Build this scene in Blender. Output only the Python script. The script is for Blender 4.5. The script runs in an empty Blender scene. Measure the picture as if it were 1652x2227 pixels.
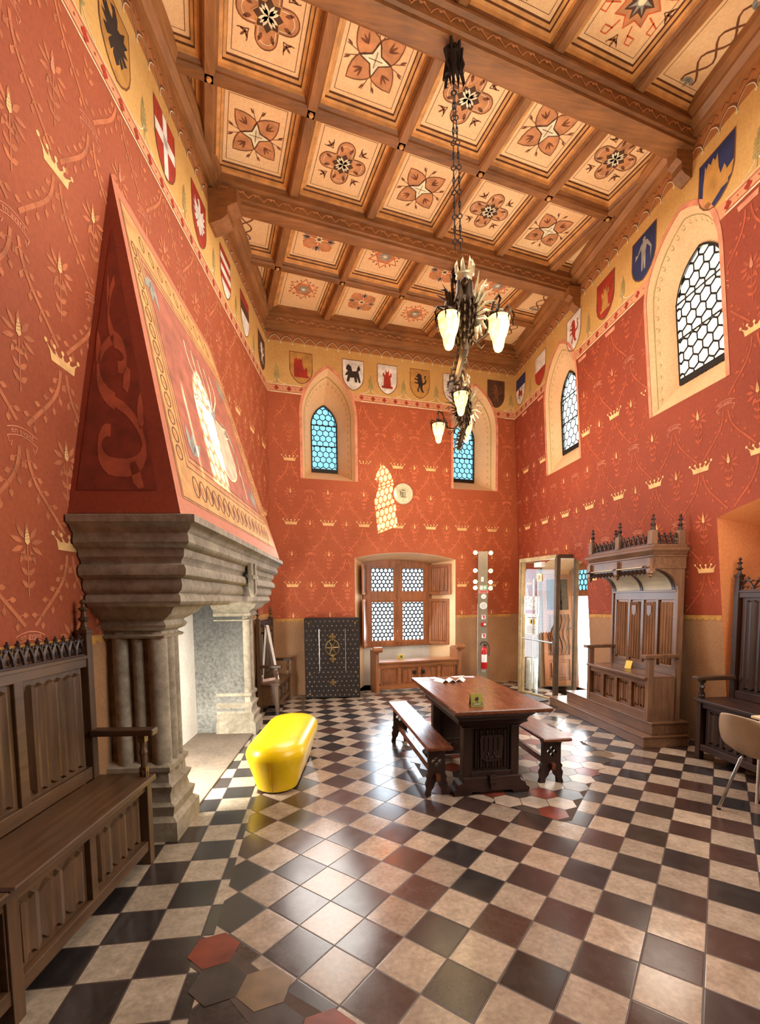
import bpy, bmesh, math, random
from mathutils import Vector as V, Matrix as MX
from mathutils.geometry import delaunay_2d_cdt, tessellate_polygon
random.seed(7)
PI = math.pi
scene = bpy.context.scene
COL = scene.collection
sin, cos, rad = math.sin, math.cos, math.radians

# ------------------------------------------------------------------ materials
def lin(c):
    return tuple(((x/255)/12.92 if x/255 <= .04045 else ((x/255+.055)/1.055)**2.4) for x in c)+(1,)
MATS = {}
class NT:
    def __init__(s, name):
        s.m = bpy.data.materials.new(name); s.m.use_nodes = True
        s.t = s.m.node_tree; s.n = s.t.nodes; s.b = s.n['Principled BSDF']
    def new(s, t, **k):
        n = s.n.new(t)
        for a, b in k.items():
            if a.startswith('i_'): n.inputs[a[2:].replace('_', ' ')].default_value = b
            else: setattr(n, a, b)
        return n
    def lk(s, a, b): s.t.links.new(a, b)
    def math(s, op, a, b=None, c=None):
        n = s.n.new('ShaderNodeMath'); n.operation = op
        for i, x in enumerate((a, b, c)):
            if x is None: continue
            if isinstance(x, (int, float)): n.inputs[i].default_value = x
            else: s.lk(x, n.inputs[i])
        return n.outputs[0]
    def mix(s, f, a, b, mode='MIX'):
        n = s.n.new('ShaderNodeMix'); n.data_type = 'RGBA'; n.blend_type = mode
        for i, x in ((0, f), (6, a), (7, b)):
            if isinstance(x, (int, float, tuple)): n.inputs[i].default_value = x
            else: s.lk(x, n.inputs[i])
        return n.outputs[2]
    def coord(s, scale=(1,1,1), rot=(0,0,0)):
        tc = s.new('ShaderNodeTexCoord'); mp = s.new('ShaderNodeMapping')
        mp.inputs['Scale'].default_value = scale; mp.inputs['Rotation'].default_value = rot
        s.lk(tc.outputs['Object'], mp.inputs[0]); return mp.outputs[0]
    def noise(s, vec, scale, detail=4, rough=.55):
        n = s.new('ShaderNodeTexNoise'); n.inputs['Scale'].default_value = scale
        n.inputs['Detail'].default_value = detail; n.inputs['Roughness'].default_value = rough
        if vec is not None: s.lk(vec, n.inputs['Vector'])
        return n.outputs[0]
    def ramp(s, f, stops):
        r = s.new('ShaderNodeValToRGB'); e = r.color_ramp.elements
        while len(e) < len(stops): e.new(.5)
        for x, (p, c) in zip(e, stops): x.position = p; x.color = c
        s.lk(f, r.inputs[0]); return r.outputs[0]
    def bump(s, h, st=.2, d=.01):
        b = s.new('ShaderNodeBump'); b.inputs['Strength'].default_value = st; b.inputs['Distance'].default_value = d
        s.lk(h, b.inputs['Height']); s.lk(b.outputs[0], s.b.inputs['Normal'])
def sh(c, k): return tuple(min(255, max(0, x*k)) for x in c)
def plain(name, c, rough=.5, metal=0, var=.12, scale=9, bump=0, emit=0, ecol=None, coat=0, spec=.5):
    if name in MATS: return MATS[name]
    t = NT(name); v = t.coord()
    f = t.noise(v, scale)
    col = t.ramp(f, [(.3, lin(sh(c, 1-var))), (.7, lin(sh(c, 1+var)))])
    t.lk(col, t.b.inputs['Base Color']); t.b.inputs['Roughness'].default_value = rough
    t.b.inputs['Metallic'].default_value = metal; t.b.inputs['Specular IOR Level'].default_value = spec
    if coat: t.b.inputs['Coat Weight'].default_value = coat
    if bump: t.bump(t.noise(v, scale*6), bump)
    if emit:
        t.b.inputs['Emission Color'].default_value = lin(ecol or c); t.b.inputs['Emission Strength'].default_value = emit
    MATS[name] = t.m; return t.m
def wood(name, c, axis=0, rough=.35, var=.3, scale=1.0, bst=.07):
    if name in MATS: return MATS[name]
    t = NT(name); s = [22*scale]*3; s[axis] = 1.6*scale
    v = t.coord(tuple(s)); g = t.noise(v, 1.5, 6, .65)
    v2 = t.coord((2,2,2)); big = t.noise(v2, 1.3, 3)
    col = t.ramp(g, [(.32, lin(sh(c, 1-var))), (.52, lin(c)), (.72, lin(sh(c, 1+var*.9)))])
    col = t.mix(.35, col, t.ramp(big, [(.3, lin(sh(c, .6))), (.7, lin(sh(c, 1.25)))]))
    t.lk(col, t.b.inputs['Base Color'])
    t.lk(t.math('MULTIPLY_ADD', g, .25, rough-.1), t.b.inputs['Roughness'])
    t.bump(g, bst, .003); MATS[name] = t.m; return t.m
def stone(name, c, dark, scale=14, bump=.5, k=(.35,.65), dark_top=None):
    if name in MATS: return MATS[name]
    t = NT(name); v = t.coord(); n1 = t.noise(v, scale, 8, .72); n2 = t.noise(v, 2.2, 3)
    col = t.ramp(n1, [(k[0], lin(dark)), (k[1], lin(c))])
    col = t.mix(.4, col, t.ramp(n2, [(.35, lin(sh(dark, 1.05))), (.65, lin(sh(c, 1.08)))]))
    if dark_top:  # colour darkens with height between the two given levels
        sp = t.new('ShaderNodeSeparateXYZ'); t.lk(v, sp.inputs[0]); mr = t.new('ShaderNodeMapRange'); mr.inputs[1].default_value = dark_top[0]; mr.inputs[2].default_value = dark_top[1]
        t.lk(sp.outputs[2], mr.inputs[0]); col = t.mix(t.math('MULTIPLY', mr.outputs[0], .8), col, lin((44,42,40)))
    t.lk(col, t.b.inputs['Base Color']); t.b.inputs['Roughness'].default_value = .8
    t.bump(n1, bump, .012); MATS[name] = t.m; return t.m
def plaster(name, c, c2, scale=1.2, rough=.75, fine=.10):
    if name in MATS: return MATS[name]
    t = NT(name); v = t.coord(); n1 = t.noise(v, scale, 6, .6); n2 = t.noise(v, 45, 3)
    col = t.ramp(n1, [(.3, lin(c2)), (.7, lin(c))])
    col = t.mix(fine, col, t.ramp(n2, [(.35, lin(sh(c2, .6))), (.65, lin(sh(c, 1.3)))]))
    t.lk(col, t.b.inputs['Base Color']); t.b.inputs['Roughness'].default_value = rough
    t.bump(n2, .08, .004); MATS[name] = t.m; return t.m
def glass_mat(name, tint, gloss=.08, rough=.05):
    """thin pane: mostly see-through, with a weak surface reflection"""
    t = NT(name); t.n.remove(t.b)
    tr = t.new('ShaderNodeBsdfTransparent'); tr.inputs[0].default_value = lin(tint)
    gl = t.new('ShaderNodeBsdfGlossy'); gl.inputs['Roughness'].default_value = rough
    mx = t.new('ShaderNodeMixShader'); mx.inputs[0].default_value = gloss
    t.lk(tr.outputs[0], mx.inputs[1]); t.lk(gl.outputs[0], mx.inputs[2])
    t.lk(mx.outputs[0], t.n['Material Output'].inputs[0]); MATS[name] = t.m; return t.m
def pane_mat(name, tint, alpha=.75):
    """old leaded glass: some light goes straight through, some is scattered in the ripples"""
    t = NT(name); t.n.remove(t.b); v = t.coord()
    f = t.noise(v, 7, 3)
    col = t.ramp(f, [(.35, lin(sh(tint, .93))), (.65, lin(sh(tint, 1.05)))])
    tr = t.new('ShaderNodeBsdfTransparent'); t.lk(col, tr.inputs[0])
    tl = t.new('ShaderNodeBsdfTranslucent'); t.lk(col, tl.inputs[0])
    mx = t.new('ShaderNodeMixShader'); mx.inputs[0].default_value = alpha
    t.lk(tl.outputs[0], mx.inputs[1]); t.lk(tr.outputs[0], mx.inputs[2])
    t.lk(mx.outputs[0], t.n['Material Output'].inputs[0]); MATS[name] = t.m; return t.m

# ------------------------------------------------------------------ mesh builder
class MB:
    def __init__(s, M=None): s.v = []; s.f = []; s.m = []; s.M = M or MX.Identity(4)
    def add(s, vs, fs, mi=0):
        o = len(s.v); s.v += [s.M @ V(p) for p in vs]
        for f in fs: s.f.append([i+o for i in f]); s.m.append(mi)
    def bx(s, x0, x1, y0, y1, z0, z1, mi=0):
        s.add([(x0,y0,z0),(x1,y0,z0),(x1,y1,z0),(x0,y1,z0),(x0,y0,z1),(x1,y0,z1),(x1,y1,z1),(x0,y1,z1)],
              [(3,2,1,0),(4,5,6,7),(0,1,5,4),(1,2,6,5),(2,3,7,6),(3,0,4,7)], mi); return s
    def loft(s, rings, mi=0, close=True, caps=True):
        n = len(rings[0]); vs = [p for r in rings for p in r]; fs = []
        for k in range(len(rings)-1):
            for i in range(n if close else n-1):
                j = (i+1) % n
                fs.append((k*n+i, k*n+j, (k+1)*n+j, (k+1)*n+i))
        if caps and close:
            fs.append(tuple(range(n))[::-1]); fs.append(tuple((len(rings)-1)*n+i for i in range(n)))
        s.add(vs, fs, mi); return s
    def prism(s, poly, fn, d0, d1, mi=0):
        """poly in 2D, fn(u, v, d) -> point"""
        s.loft([[fn(u, v, d0) for u, v in poly], [fn(u, v, d1) for u, v in poly]], mi); return s
    def prism_holes(s, poly, holes, fn, d0, d1, mi=0):
        loops = [poly]+holes; flat = [p for l in loops for p in l]
        tri = tessellate_polygon([[V((a, b, 0)) for a, b in l] for l in loops]); n = len(flat)
        vs = [fn(a, b, d0) for a, b in flat]+[fn(a, b, d1) for a, b in flat]
        fs = [tuple(t) for t in tri]+[tuple(i+n for i in t)[::-1] for t in tri]; o = 0
        for l in loops:
            for i in range(len(l)):
                j = (i+1) % len(l); fs.append((o+i, o+j, o+j+n, o+i+n))
            o += len(l)
        s.add(vs, fs, mi); return s
    def lathe(s, prof, n=16, o=(0,0,0), ax='z', mi=0, a0=0):
        rings = []
        for r, z in prof:
            ring = []
            for i in range(n):
                a = a0+2*PI*i/n; c, d = r*cos(a), r*sin(a)
                p = (c, d, z) if ax == 'z' else (z, c, d) if ax == 'x' else (d, z, c)
                ring.append((o[0]+p[0], o[1]+p[1], o[2]+p[2]))
            rings.append(ring)
        return s.loft(rings, mi)
    def tube(s, pts, r, n=6, mi=0, flat=1):
        pts = [V(p) for p in pts]; rr = r if isinstance(r, (list, tuple)) else [r]*len(pts); rings = []
        up = V((0,0,1))
        for i, p in enumerate(pts):
            d = (pts[min(i+1, len(pts)-1)]-pts[max(i-1, 0)]).normalized()
            a = d.cross(up)
            if a.length < .05: a = d.cross(V((0,1,0)))
            a.normalize(); b = a.cross(d)
            rings.append([tuple(p+a*(rr[i]*cos(2*PI*k/n))+b*(rr[i]*flat*sin(2*PI*k/n))) for k in range(n)])
        return s.loft(rings, mi)
    def ball(s, c, r, n=8, mi=0, sq=1):
        return s.lathe([(r*sin(PI*i/6)+1e-5, -r*sq*cos(PI*i/6)) for i in range(7)], n, c, 'z', mi)
    def build(s, name, mats, parent=None, smooth=False, bevel=0, label=None):
        me = bpy.data.meshes.new(name); me.from_pydata([tuple(p) for p in s.v], [], s.f)
        for m in (mats if isinstance(mats, (list, tuple)) else [mats]): me.materials.append(m)
        me.polygons.foreach_set('material_index', s.m)
        bm = bmesh.new(); bm.from_mesh(me); bmesh.ops.recalc_face_normals(bm, faces=bm.faces); bm.to_mesh(me); bm.free()
        if smooth: me.shade_smooth(); me.set_sharp_from_angle(angle=rad(38))
        o = bpy.data.objects.new(name, me); COL.objects.link(o)
        if parent is not None: o.parent = parent
        if bevel:
            b = o.modifiers.new('b', 'BEVEL'); b.width = bevel; b.segments = 2; b.limit_method = 'ANGLE'; b.angle_limit = rad(40)
        if label: o['label'] = label
        return o
def flatmesh(name, vs, fs, ms, mats, parent=None, label=None):
    me = bpy.data.meshes.new(name); me.from_pydata([tuple(p) for p in vs], [], fs)
    for m in mats: me.materials.append(m)
    me.polygons.foreach_set('material_index', ms)
    o = bpy.data.objects.new(name, me); COL.objects.link(o)
    if parent is not None: o.parent = parent
    if label: o['label'] = label
    return o
def thing(name, label, cat, loc=(0,0,0), rz=0, group=None):
    o = bpy.data.objects.new(name, None); COL.objects.link(o); o.location = loc; o.rotation_euler = (0,0,rz)
    o.empty_display_size = .1; o['label'] = label; o['category'] = cat
    if group: o['group'] = group
    return o
def tag(o, label, cat, group=None):
    o['label'] = label; o['category'] = cat
    if group: o['group'] = group
    return o
def struct(o): o['kind'] = 'structure'; return o
def copy_tree(o, parent=None):
    c = o.copy(); COL.objects.link(c)
    if parent is not None: c.parent = parent
    for ch in list(o.children): copy_tree(ch, c)
    return c
def bez(p0, p1, p2, p3, n=8):
    out = []
    for i in range(n+1):
        t = i/n; a, b, c, d = (1-t)**3, 3*t*(1-t)**2, 3*t*t*(1-t), t**3
        out.append(tuple(a*w+b*x+c*y+d*z for w, x, y, z in zip(p0, p1, p2, p3)))
    return out
def arc(cx, cy, r, a0, a1, n=8):
    return [(cx+r*cos(rad(a0+(a1-a0)*i/n)), cy+r*sin(rad(a0+(a1-a0)*i/n))) for i in range(n+1)]
_TXT = {}
def text2d(s, size):
    """built-in font turned into flat triangles, centred on 0,0"""
    if s not in _TXT:
        cu = bpy.data.curves.new('t', 'FONT'); cu.body = s; cu.align_x = 'CENTER'; cu.align_y = 'CENTER'; cu.resolution_u = 2
        ob = bpy.data.objects.new('t', cu); COL.objects.link(ob); bpy.context.view_layer.update()
        me = bpy.data.meshes.new_from_object(ob.evaluated_get(bpy.context.evaluated_depsgraph_get()))
        _TXT[s] = ([(v.co.x, v.co.y) for v in me.vertices], [list(p.vertices) for p in me.polygons])
        bpy.data.objects.remove(ob); bpy.data.curves.remove(cu); bpy.data.meshes.remove(me)
    a, b = _TXT[s]
    return [(x*size, y*size) for x, y in a], b

def pin(p, poly):
    x, y = p; r = False; j = len(poly)-1
    for i in range(len(poly)):
        a, b = poly[i]; c, d = poly[j]
        if (b > y) != (d > y) and x < (c-a)*(y-b)/(d-b)+a: r = not r
        j = i
    return r
class Paint:
    """flat painted shapes on a surface map fn(s, z, off)"""
    def __init__(s, fn, off=.002, holes=(), clip=None):
        s.fn, s.off, s.holes, s.clip = fn, off, list(holes), clip; s.v = []; s.f = []; s.m = []
    def ok(s, pts):
        for p in pts:
            if s.clip and not s.clip(*p): return False
            for h in s.holes:
                if pin(p, h): return False
        return True
    def poly(s, pts, mi=0, off=None):
        if not s.ok(pts): return s
        o = len(s.v); d = s.off if off is None else off
        s.v += [s.fn(a, b, -d) for a, b in pts]; s.f.append(list(range(o, o+len(pts)))); s.m.append(mi); return s
    def line(s, pts, w, mi=0, off=None, closed=False):
        n = len(pts)
        if closed: pts = list(pts)+[pts[0]]; n += 1
        L, R = [], []
        for i in range(n):
            a = pts[max(i-1, 0)]; b = pts[min(i+1, n-1)]
            if closed and i in (0, n-1): a, b = pts[n-2], pts[1]
            dx, dy = b[0]-a[0], b[1]-a[1]; l = math.hypot(dx, dy) or 1
            ww = (w[i] if isinstance(w, (list, tuple)) else w)/2
            L.append((pts[i][0]-dy/l*ww, pts[i][1]+dx/l*ww)); R.append((pts[i][0]+dy/l*ww, pts[i][1]-dx/l*ww))
        for i in range(n-1): s.poly([L[i], R[i], R[i+1], L[i+1]], mi, off)
        return s
    def rect(s, x0, x1, y0, y1, mi=0, off=None, seg=0):
        n = max(1, math.ceil(abs(x1-x0)/seg)) if seg else 1
        for i in range(n):
            a, b = x0+(x1-x0)*i/n, x0+(x1-x0)*(i+1)/n
            s.poly([(a,y0),(b,y0),(b,y1),(a,y1)], mi, off)
        return s
    def disc(s, x, y, r, mi=0, off=None, n=10, sq=1): return s.poly([(x+r*cos(2*PI*i/n), y+r*sq*sin(2*PI*i/n)) for i in range(n)], mi, off)
    def leaf(s, x, y, a, l, w, mi=0, off=None):
        c, d = cos(a), sin(a)
        return s.poly([(x+c*u-d*v, y+d*u+c*v) for u, v in ((0,0),(l*.35,-w*.5),(l*.7,-w*.38),(l,0),(l*.7,w*.38),(l*.35,w*.5))], mi, off)
    def text(s, t, x, y, size, mi=0, off=None, ang=0, mirror=1, bend=0):
        vs, fs = text2d(t, size); c, d = cos(ang), sin(ang); P = [(x+mirror*(a*c-b*d), y+a*d+b*c-bend*a*a) for a, b in vs]
        if not s.ok(P): return s
        o = len(s.v); of = s.off if off is None else off
        s.v += [s.fn(a, b, -of) for a, b in P]; s.f += [[i+o for i in f] for f in fs]; s.m += [mi]*len(fs); return s
    def build(s, name, mats, parent=None, label=None):
        return flatmesh(name, s.v, s.f, s.m, mats, parent, label)
# ------------------------------------------------------------------ palette
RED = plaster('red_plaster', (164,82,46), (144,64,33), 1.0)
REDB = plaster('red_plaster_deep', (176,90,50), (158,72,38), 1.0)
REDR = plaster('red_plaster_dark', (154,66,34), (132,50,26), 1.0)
DADO = plaster('dado_plaster', (176,132,92), (150,108,74), 1.6)
BORD = plaster('border_plaster', (222,160,118), (205,140,98), 3)
MUST = plaster('mustard_plaster', (222,178,108), (200,150,82), 1.4)
UPPR = plaster('upper_band_plaster', (182,120,66), (158,98,52), 3)
REVL = plaster('reveal_plaster', (238,196,150), (222,174,126), 1.5)
WHITEW = plaster('pale_plaster', (225,220,208), (200,194,182), 2)
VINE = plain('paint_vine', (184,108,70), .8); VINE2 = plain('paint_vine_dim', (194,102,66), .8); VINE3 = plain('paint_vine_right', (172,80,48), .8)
GOLD = plain('paint_gold', (236,184,122), .7); CREAM = plain('paint_cream', (244,226,190), .75)
PDRED = plain('paint_red', (165,50,30), .8); PBLUE = plain('paint_blue', (40,48,92), .8); PBLACK = plain('paint_black', (48,36,30), .8)
PBROWN = plain('paint_brown', (120,72,42), .8); PWHITE = plain('paint_white', (226,220,210), .8); PGREEN = plain('paint_green', (168,150,92), .8)
PYEL = plain('paint_ochre', (190,140,70), .8); PTAN = plain('paint_tan', (198,138,92), .8); PDARKB = plain('paint_dark_brown', (84,54,36), .8)
PPINK = plain('paint_pink', (216,140,108), .8); PGREY = plain('paint_grey', (150,148,140), .8); PORG = plain('paint_orange', (214,92,48), .8)
OAK = wood('oak_x', (90,66,44), 0); OAKZ = wood('oak_z', (92,68,46), 2); OAKY = wood('oak_y', (74,52,36), 1)
DARKO = wood('dark_oak_x', (54,32,24), 0, .4); DARKOZ = wood('dark_oak_z', (50,30,22), 2, .4)
TBLX = wood('table_top_wood', (112,62,38), 1, .24, .25, 1, .02); HONEY = wood('honey_wood', (146,88,48), 2); HONEYX = wood('honey_wood_x', (142,86,46), 0)
CEILW = wood('ceiling_wood', (138,90,48), 0, .55, .22); CEILWY = wood('ceiling_wood_y', (150,100,56), 1, .55, .22)
CEILD = plain('ceiling_dark_wood', (98,58,32), .6); CEILL = plain('ceiling_light_trim', (206,150,88), .6)  # darker brown wood for the slab and moulding steps
PANEL = plaster('coffer_panel_paint', (252,212,160), (242,194,140), 2.5)
STONE = stone('fireplace_stone', (176,166,146), (110,100,84)); STONED = stone('firebox_stone', (150,148,140), (72,70,66), 26, .9, (.38,.62), (.2,1.5))
LEAD = plain('lead_came', (38,36,34), .5, .6); IRON = plain('black_iron', (40,31,27), .6, 0, spec=.2); BRONZE = plain('dark_bronze', (62,48,34), .3, .85)
STEEL = plain('brushed_steel', (168,164,156), .28, .9); CHROME = plain('chrome', (205,205,205), .12, 1)
# ------------------------------------------------------------------ room frame
c8, s8 = cos(rad(8)), sin(rad(8))
CB = V((-.476,7.888,0)); DB = V((c8,s8,0)); NB = V((-s8,c8,0))
_l = math.hypot(.05,1); DR = V((.05,1,0))/_l; NR = V((1,-.05,0))/_l; CR = V((3.9265,8.5,0))
_l = math.hypot(.155,1); DL = V((.155,1,0))/_l; NL = V((-1,.155,0))/_l; CL = V((-1.27,3,0))
def WB(s, z, o=0): return CB+DB*s+NB*o+V((0,0,z))
def rdel(s, z): return max(0, 1-z/4.9)*(.2+.08*min(max(s,0),5.5))
def WR(s, z, o=0): return CR-DR*s+NR*o+V((rdel(s,z),0,z))
def ldel(s, z): return max(0, 1-z/4.9)*(.12-.016*min(max(s,0),5))
def WL(s, z, o=0): return CL+DL*s+NL*(o+ldel(s,z))+V((0,0,z))
HTOP = 6.2
def lancet(sc, w, z0, zs, za, n=9):
    h = za-zs; c = (h*h-w*w)/(2*w); R = c+w
    a1 = math.atan2(h, -c) if c else PI/2
    L = [(sc+c+R*cos(PI+(a1-PI)*i/n), zs+R*sin(PI+(a1-PI)*i/n)) for i in range(n+1)]
    L[-1] = (sc, za)
    Rr = [(2*sc-x, z) for x, z in L[:-1]][::-1]
    return [(sc-w, z0)]+L+Rr+[(sc+w, z0)]
def segarch(s0, s1, z0, zs, rise, n=10):
    return [(s0, z0)]+[(s0+(s1-s0)*i/n, zs+rise*(1-(2*i/n-1)**2)) for i in range(n+1)]+[(s1, z0)]
H_B1, H_B2 = lancet(.935,.44,3.59,4.62,5.38), lancet(3.625,.43,3.58,4.68,5.42)
H_BW = segarch(1.34,3.24,.0,2.31,.11)
H_R1, H_R2 = lancet(4.12,.48,3.6,4.72,5.37), lancet(1.69,.47,3.58,4.72,5.38)
H_NI = segarch(4.42,6.5,.0,2.36,.14); H_DR = segarch(.7,2.2,.0,2.08,.16)
H_R0 = lancet(10.75,.42,4.15,5.05,5.62); H_FB = [(.64,.0),(.64,1.62),(2.86,1.62),(2.86,.0)]
def wall(name, fn, s0, s1, holes, mats, dado, step=.3):
    vs = []; es = []
    def loop(P, closed=True):
        o = len(vs); vs.extend(V(p) for p in P)
        es.extend((o+i, o+(i+1) % len(P)) for i in range(len(P) if closed else len(P)-1))
    n = int((s1-s0)/step)
    S = [s0+(s1-s0)*i/n for i in range(n+1)]
    loop([(s, 0) for s in S]+[(s, HTOP) for s in reversed(S)])
    for h in holes: loop(h)
    loop([(s, dado(s)) for s in S], False)
    for z in (4.91, 5.04, 5.7): loop([(s, z) for s in S], False)
    for s in S[1:-1]:
        for k in range(1, 15):
            if min(abs(k*.33-4.91), abs(k*.33-dado(s))) > .08 and k*.33 < 4.9: vs.append(V((s, k*.33)))
    r = delaunay_2d_cdt(vs, es, [], 0, 1e-5)
    P, F = r[0], r[2]; fs = []; ms = []
    for f in F:
        cx = sum(P[i].x for i in f)/len(f); cz = sum(P[i].y for i in f)/len(f)
        if any(pin((cx, cz), h) for h in holes): continue
        fs.append(f); ms.append(1 if cz < dado(cx) else 0 if cz < 4.91 else 2 if cz < 5.04 else 3 if cz < 5.7 else 4)
    return struct(flatmesh(name, [fn(p.x, p.y, 0) for p in P], fs, ms, mats))
dB = lambda s: 1.295; dR = lambda s: 1.30+.024*min(max(s,0),5); dL = lambda s: 1.39
SL1 = CL and 5.0
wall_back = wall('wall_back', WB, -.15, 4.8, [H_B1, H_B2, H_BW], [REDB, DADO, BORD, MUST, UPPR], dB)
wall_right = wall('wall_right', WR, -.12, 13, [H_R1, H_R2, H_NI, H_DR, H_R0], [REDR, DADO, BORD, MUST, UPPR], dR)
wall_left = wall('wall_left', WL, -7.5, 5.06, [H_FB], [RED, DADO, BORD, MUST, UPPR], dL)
mb = MB(); e0, e1 = WR(12.87,0,.02), WR(12.87,HTOP,.02); mb.loft([[(-3.4,y,0),(e0.x,y,0),(WR(12.87,4.9,.02).x,y,4.9),(e1.x,y,HTOP),(-3.4,y,HTOP)] for y in (-4.45,-4.35)]); struct(mb.build('wall_front', RED))
mb = MB(); mb.bx(4.42, 8, 5.6, 5.8, 0, 8); struct(mb.build('wall_sunblock', plaster('sunblock_plaster',(214,200,176),(190,176,150))))  # unseen slab outside, added to block sun at the door and far window

# ------------------------------------------------------------------ painted walls
def crown(p, x, y, w, mi):
    for i in range(5):
        u = (i-2)/2; px = x+u*w*.40; t = y+w*(.19+.03*abs(u))
        p.poly([(px-w*.055-u*w*.06, y+w*.06), (px+w*.055-u*w*.06, y+w*.06), (px+u*w*.13, t)], mi)
        p.disc(px+u*w*.14, t+w*.03, w*.055, mi, n=6)
    p.poly([(x-w*.38,y-w*.10),(x+w*.38,y-w*.10),(x+w*.42,y+w*.08),(x-w*.42,y+w*.08)], mi)
def banner(p, x, y, w, mi, ti, mirror, txt=True):
    top = [(x-w/2+w*i/8, y+w*.11-w*.12*((i/4-1)**2)) for i in range(9)]; bot = [(a, b-w*.2) for a, b in top]
    if txt:
        p.line(top, w*.022, ti); p.line(bot, w*.022, ti)
        p.text('en avant', x, y+.0, w*.22, ti, mirror=mirror, bend=.45/w*.5)
        for sg in (-1, 1): p.line([(x+sg*w*.5, y-w*.2),(x+sg*w*.44, y-w*.34),(x+sg*w*.34, y-w*.28),(x+sg*w*.4, y-w*.42)], w*.025, ti)
    else:
        for i in range(8): p.poly([top[i], bot[i], bot[i+1], top[i+1]], mi)
        for sg in (-1, 1): p.poly([(x+sg*w*.5, y-w*.2),(x+sg*w*.25, y-w*.16),(x+sg*w*.4, y-w*.3)], mi)
def cone(p, x, y, k, mi, gi):
    for a in range(9):
        an = PI*(.5+(a-4)*.21); p.leaf(x+.03*k*cos(an), y-.02*k+.03*k*sin(an), an, .08*k, .026*k, mi)
    p.line([(x,y-.03*k),(x,y-.27*k)], .008*k, mi)
    for q in (-.1,-.17,-.23):
        for sg in (0, 1): p.leaf(x, y+q*k, PI*.78 if sg else PI*.22, .06*k, .026*k, mi)
    p.poly([(x-.016*k,y-.01*k),(x,y-.025*k),(x+.016*k,y-.01*k),(x+.014*k,y+.02*k),(x,y+.06*k),(x-.014*k,y+.02*k)], gi, .003)
    for j in range(3): p.line([(x-.012*k,y+.0*k+j*.015*k),(x+.012*k,y+.008*k+j*.015*k)], .002, 4, .004)
def lattice(p, s0, z0, pw, ph, S0, S1, Z0, Z1, detail, mirror, txt, lw=1, lf=1):
    i0, i1 = math.floor((S0-s0)/pw)-1, math.ceil((S1-s0)/pw)+1
    for k in range(-1, 8):
        for half in (0, 1):
            zz = z0+(k-4)*ph/1+half*ph/2
            if zz < Z0-.6 or zz > Z1+.6: continue
            for i in range(i0, i1):
                x = s0+(i+half*.5)*pw
                gi = 1 if zz < 4.2 else 2
                if half == 0: crown(p, x, zz, .235*pw/.62, gi)
                else: banner(p, x, zz+.02, .19*pw/.62, 0, 2 if txt else 0, mirror, txt)
                cone(p, x, zz+(.0), pw/.62, 0, gi) if False else cone(p, x+pw/2, zz, pw/.62, 0, gi)
                for sg in (-1, 1):
                    B = bez((x+sg*.025, zz-.05), (x+sg*.04, zz-ph*.22), (x+sg*pw*.2, zz-ph*.26), (x+sg*(pw/2-.035), zz-ph/2+.07), detail)
                    p.line(B, .013*lw, 0)
                    for q in range(1, detail, max(2, detail//4)):
                        a = math.atan2(B[q][1]-B[q-1][1], B[q][0]-B[q-1][0])
                        for s2 in (-1, 1):
                            an = a+s2*1.05; c, d = B[q]
                            p.line([(c,d),(c+.035*cos(an),d+.035*sin(an))], .005, 0)
                            p.leaf(c+.03*cos(an), d+.03*sin(an), an-s2*.3, .044*lf, .030*lf, 0)
def shape(pts, x, y, w, h): return [(x+(a-.5)*w, y+b*h) for a, b in pts]
LION = [(.35,.02),(.45,.05),(.42,.15),(.5,.3),(.55,.15),(.65,.02),(.8,.03),(.72,.1),(.66,.25),(.7,.4),(.85,.45),(.95,.6),(.85,.75),(.92,.85),(.8,.9),(.8,.75),(.86,.62),(.78,.52),(.68,.5),(.66,.62),(.62,.75),(.6,.9),(.45,.97),(.33,.92),(.3,.84),(.2,.8),(.3,.77),(.38,.75),(.34,.68),(.2,.72),(.1,.66),(.22,.64),(.35,.6),(.36,.5),(.22,.52),(.12,.45),(.26,.45),(.4,.42),(.42,.3),(.33,.15)]
PASS = [(.1,.1),(.25,.1),(.3,.3),(.55,.32),(.6,.1),(.75,.1),(.72,.35),(.85,.08),(.95,.12),(.86,.5),(.8,.62),(.95,.75),(.85,.95),(.75,.8),(.72,.65),(.45,.62),(.38,.85),(.22,.95),(.1,.85),(.06,.7),(.18,.62),(.05,.5),(.0,.38),(.18,.42),(.12,.25)]
TOWER = [(.12,.0),(.88,.0),(.88,.12),(.76,.12),(.72,.6),(.8,.6),(.8,.8),(.7,.8),(.7,.7),(.62,.7),(.62,1.0),(.54,.85),(.46,.85),(.38,1.0),(.38,.7),(.3,.7),(.3,.8),(.2,.8),(.2,.6),(.28,.6),(.24,.12),(.12,.12)]
CASTLE = [(.05,.0),(.95,.0),(.95,.12),(.88,.12),(.88,.4),(.8,.55),(.68,.4),(.6,.62),(.55,1.),(.47,.88),(.39,1.),(.31,.88),(.22,1.),(.15,.88),(.1,1.),(.05,.5)]
EAGLE = [(.5,.0),(.62,.12),(.58,.25),(.7,.1),(.78,.2),(.64,.38),(.82,.25),(.95,.35),(.8,.42),(1.,.52),(.85,.56),(1.,.72),(.84,.7),(.9,.88),(.7,.72),(.6,.7),(.62,.85),(.52,1.),(.36,.92),(.44,.86),(.42,.7),(.3,.72),(.1,.88),(.16,.7),(.0,.72),(.15,.56),(.0,.52),(.2,.42),(.05,.35),(.18,.25),(.36,.38),(.22,.2),(.3,.1),(.42,.25),(.38,.12)]
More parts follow.
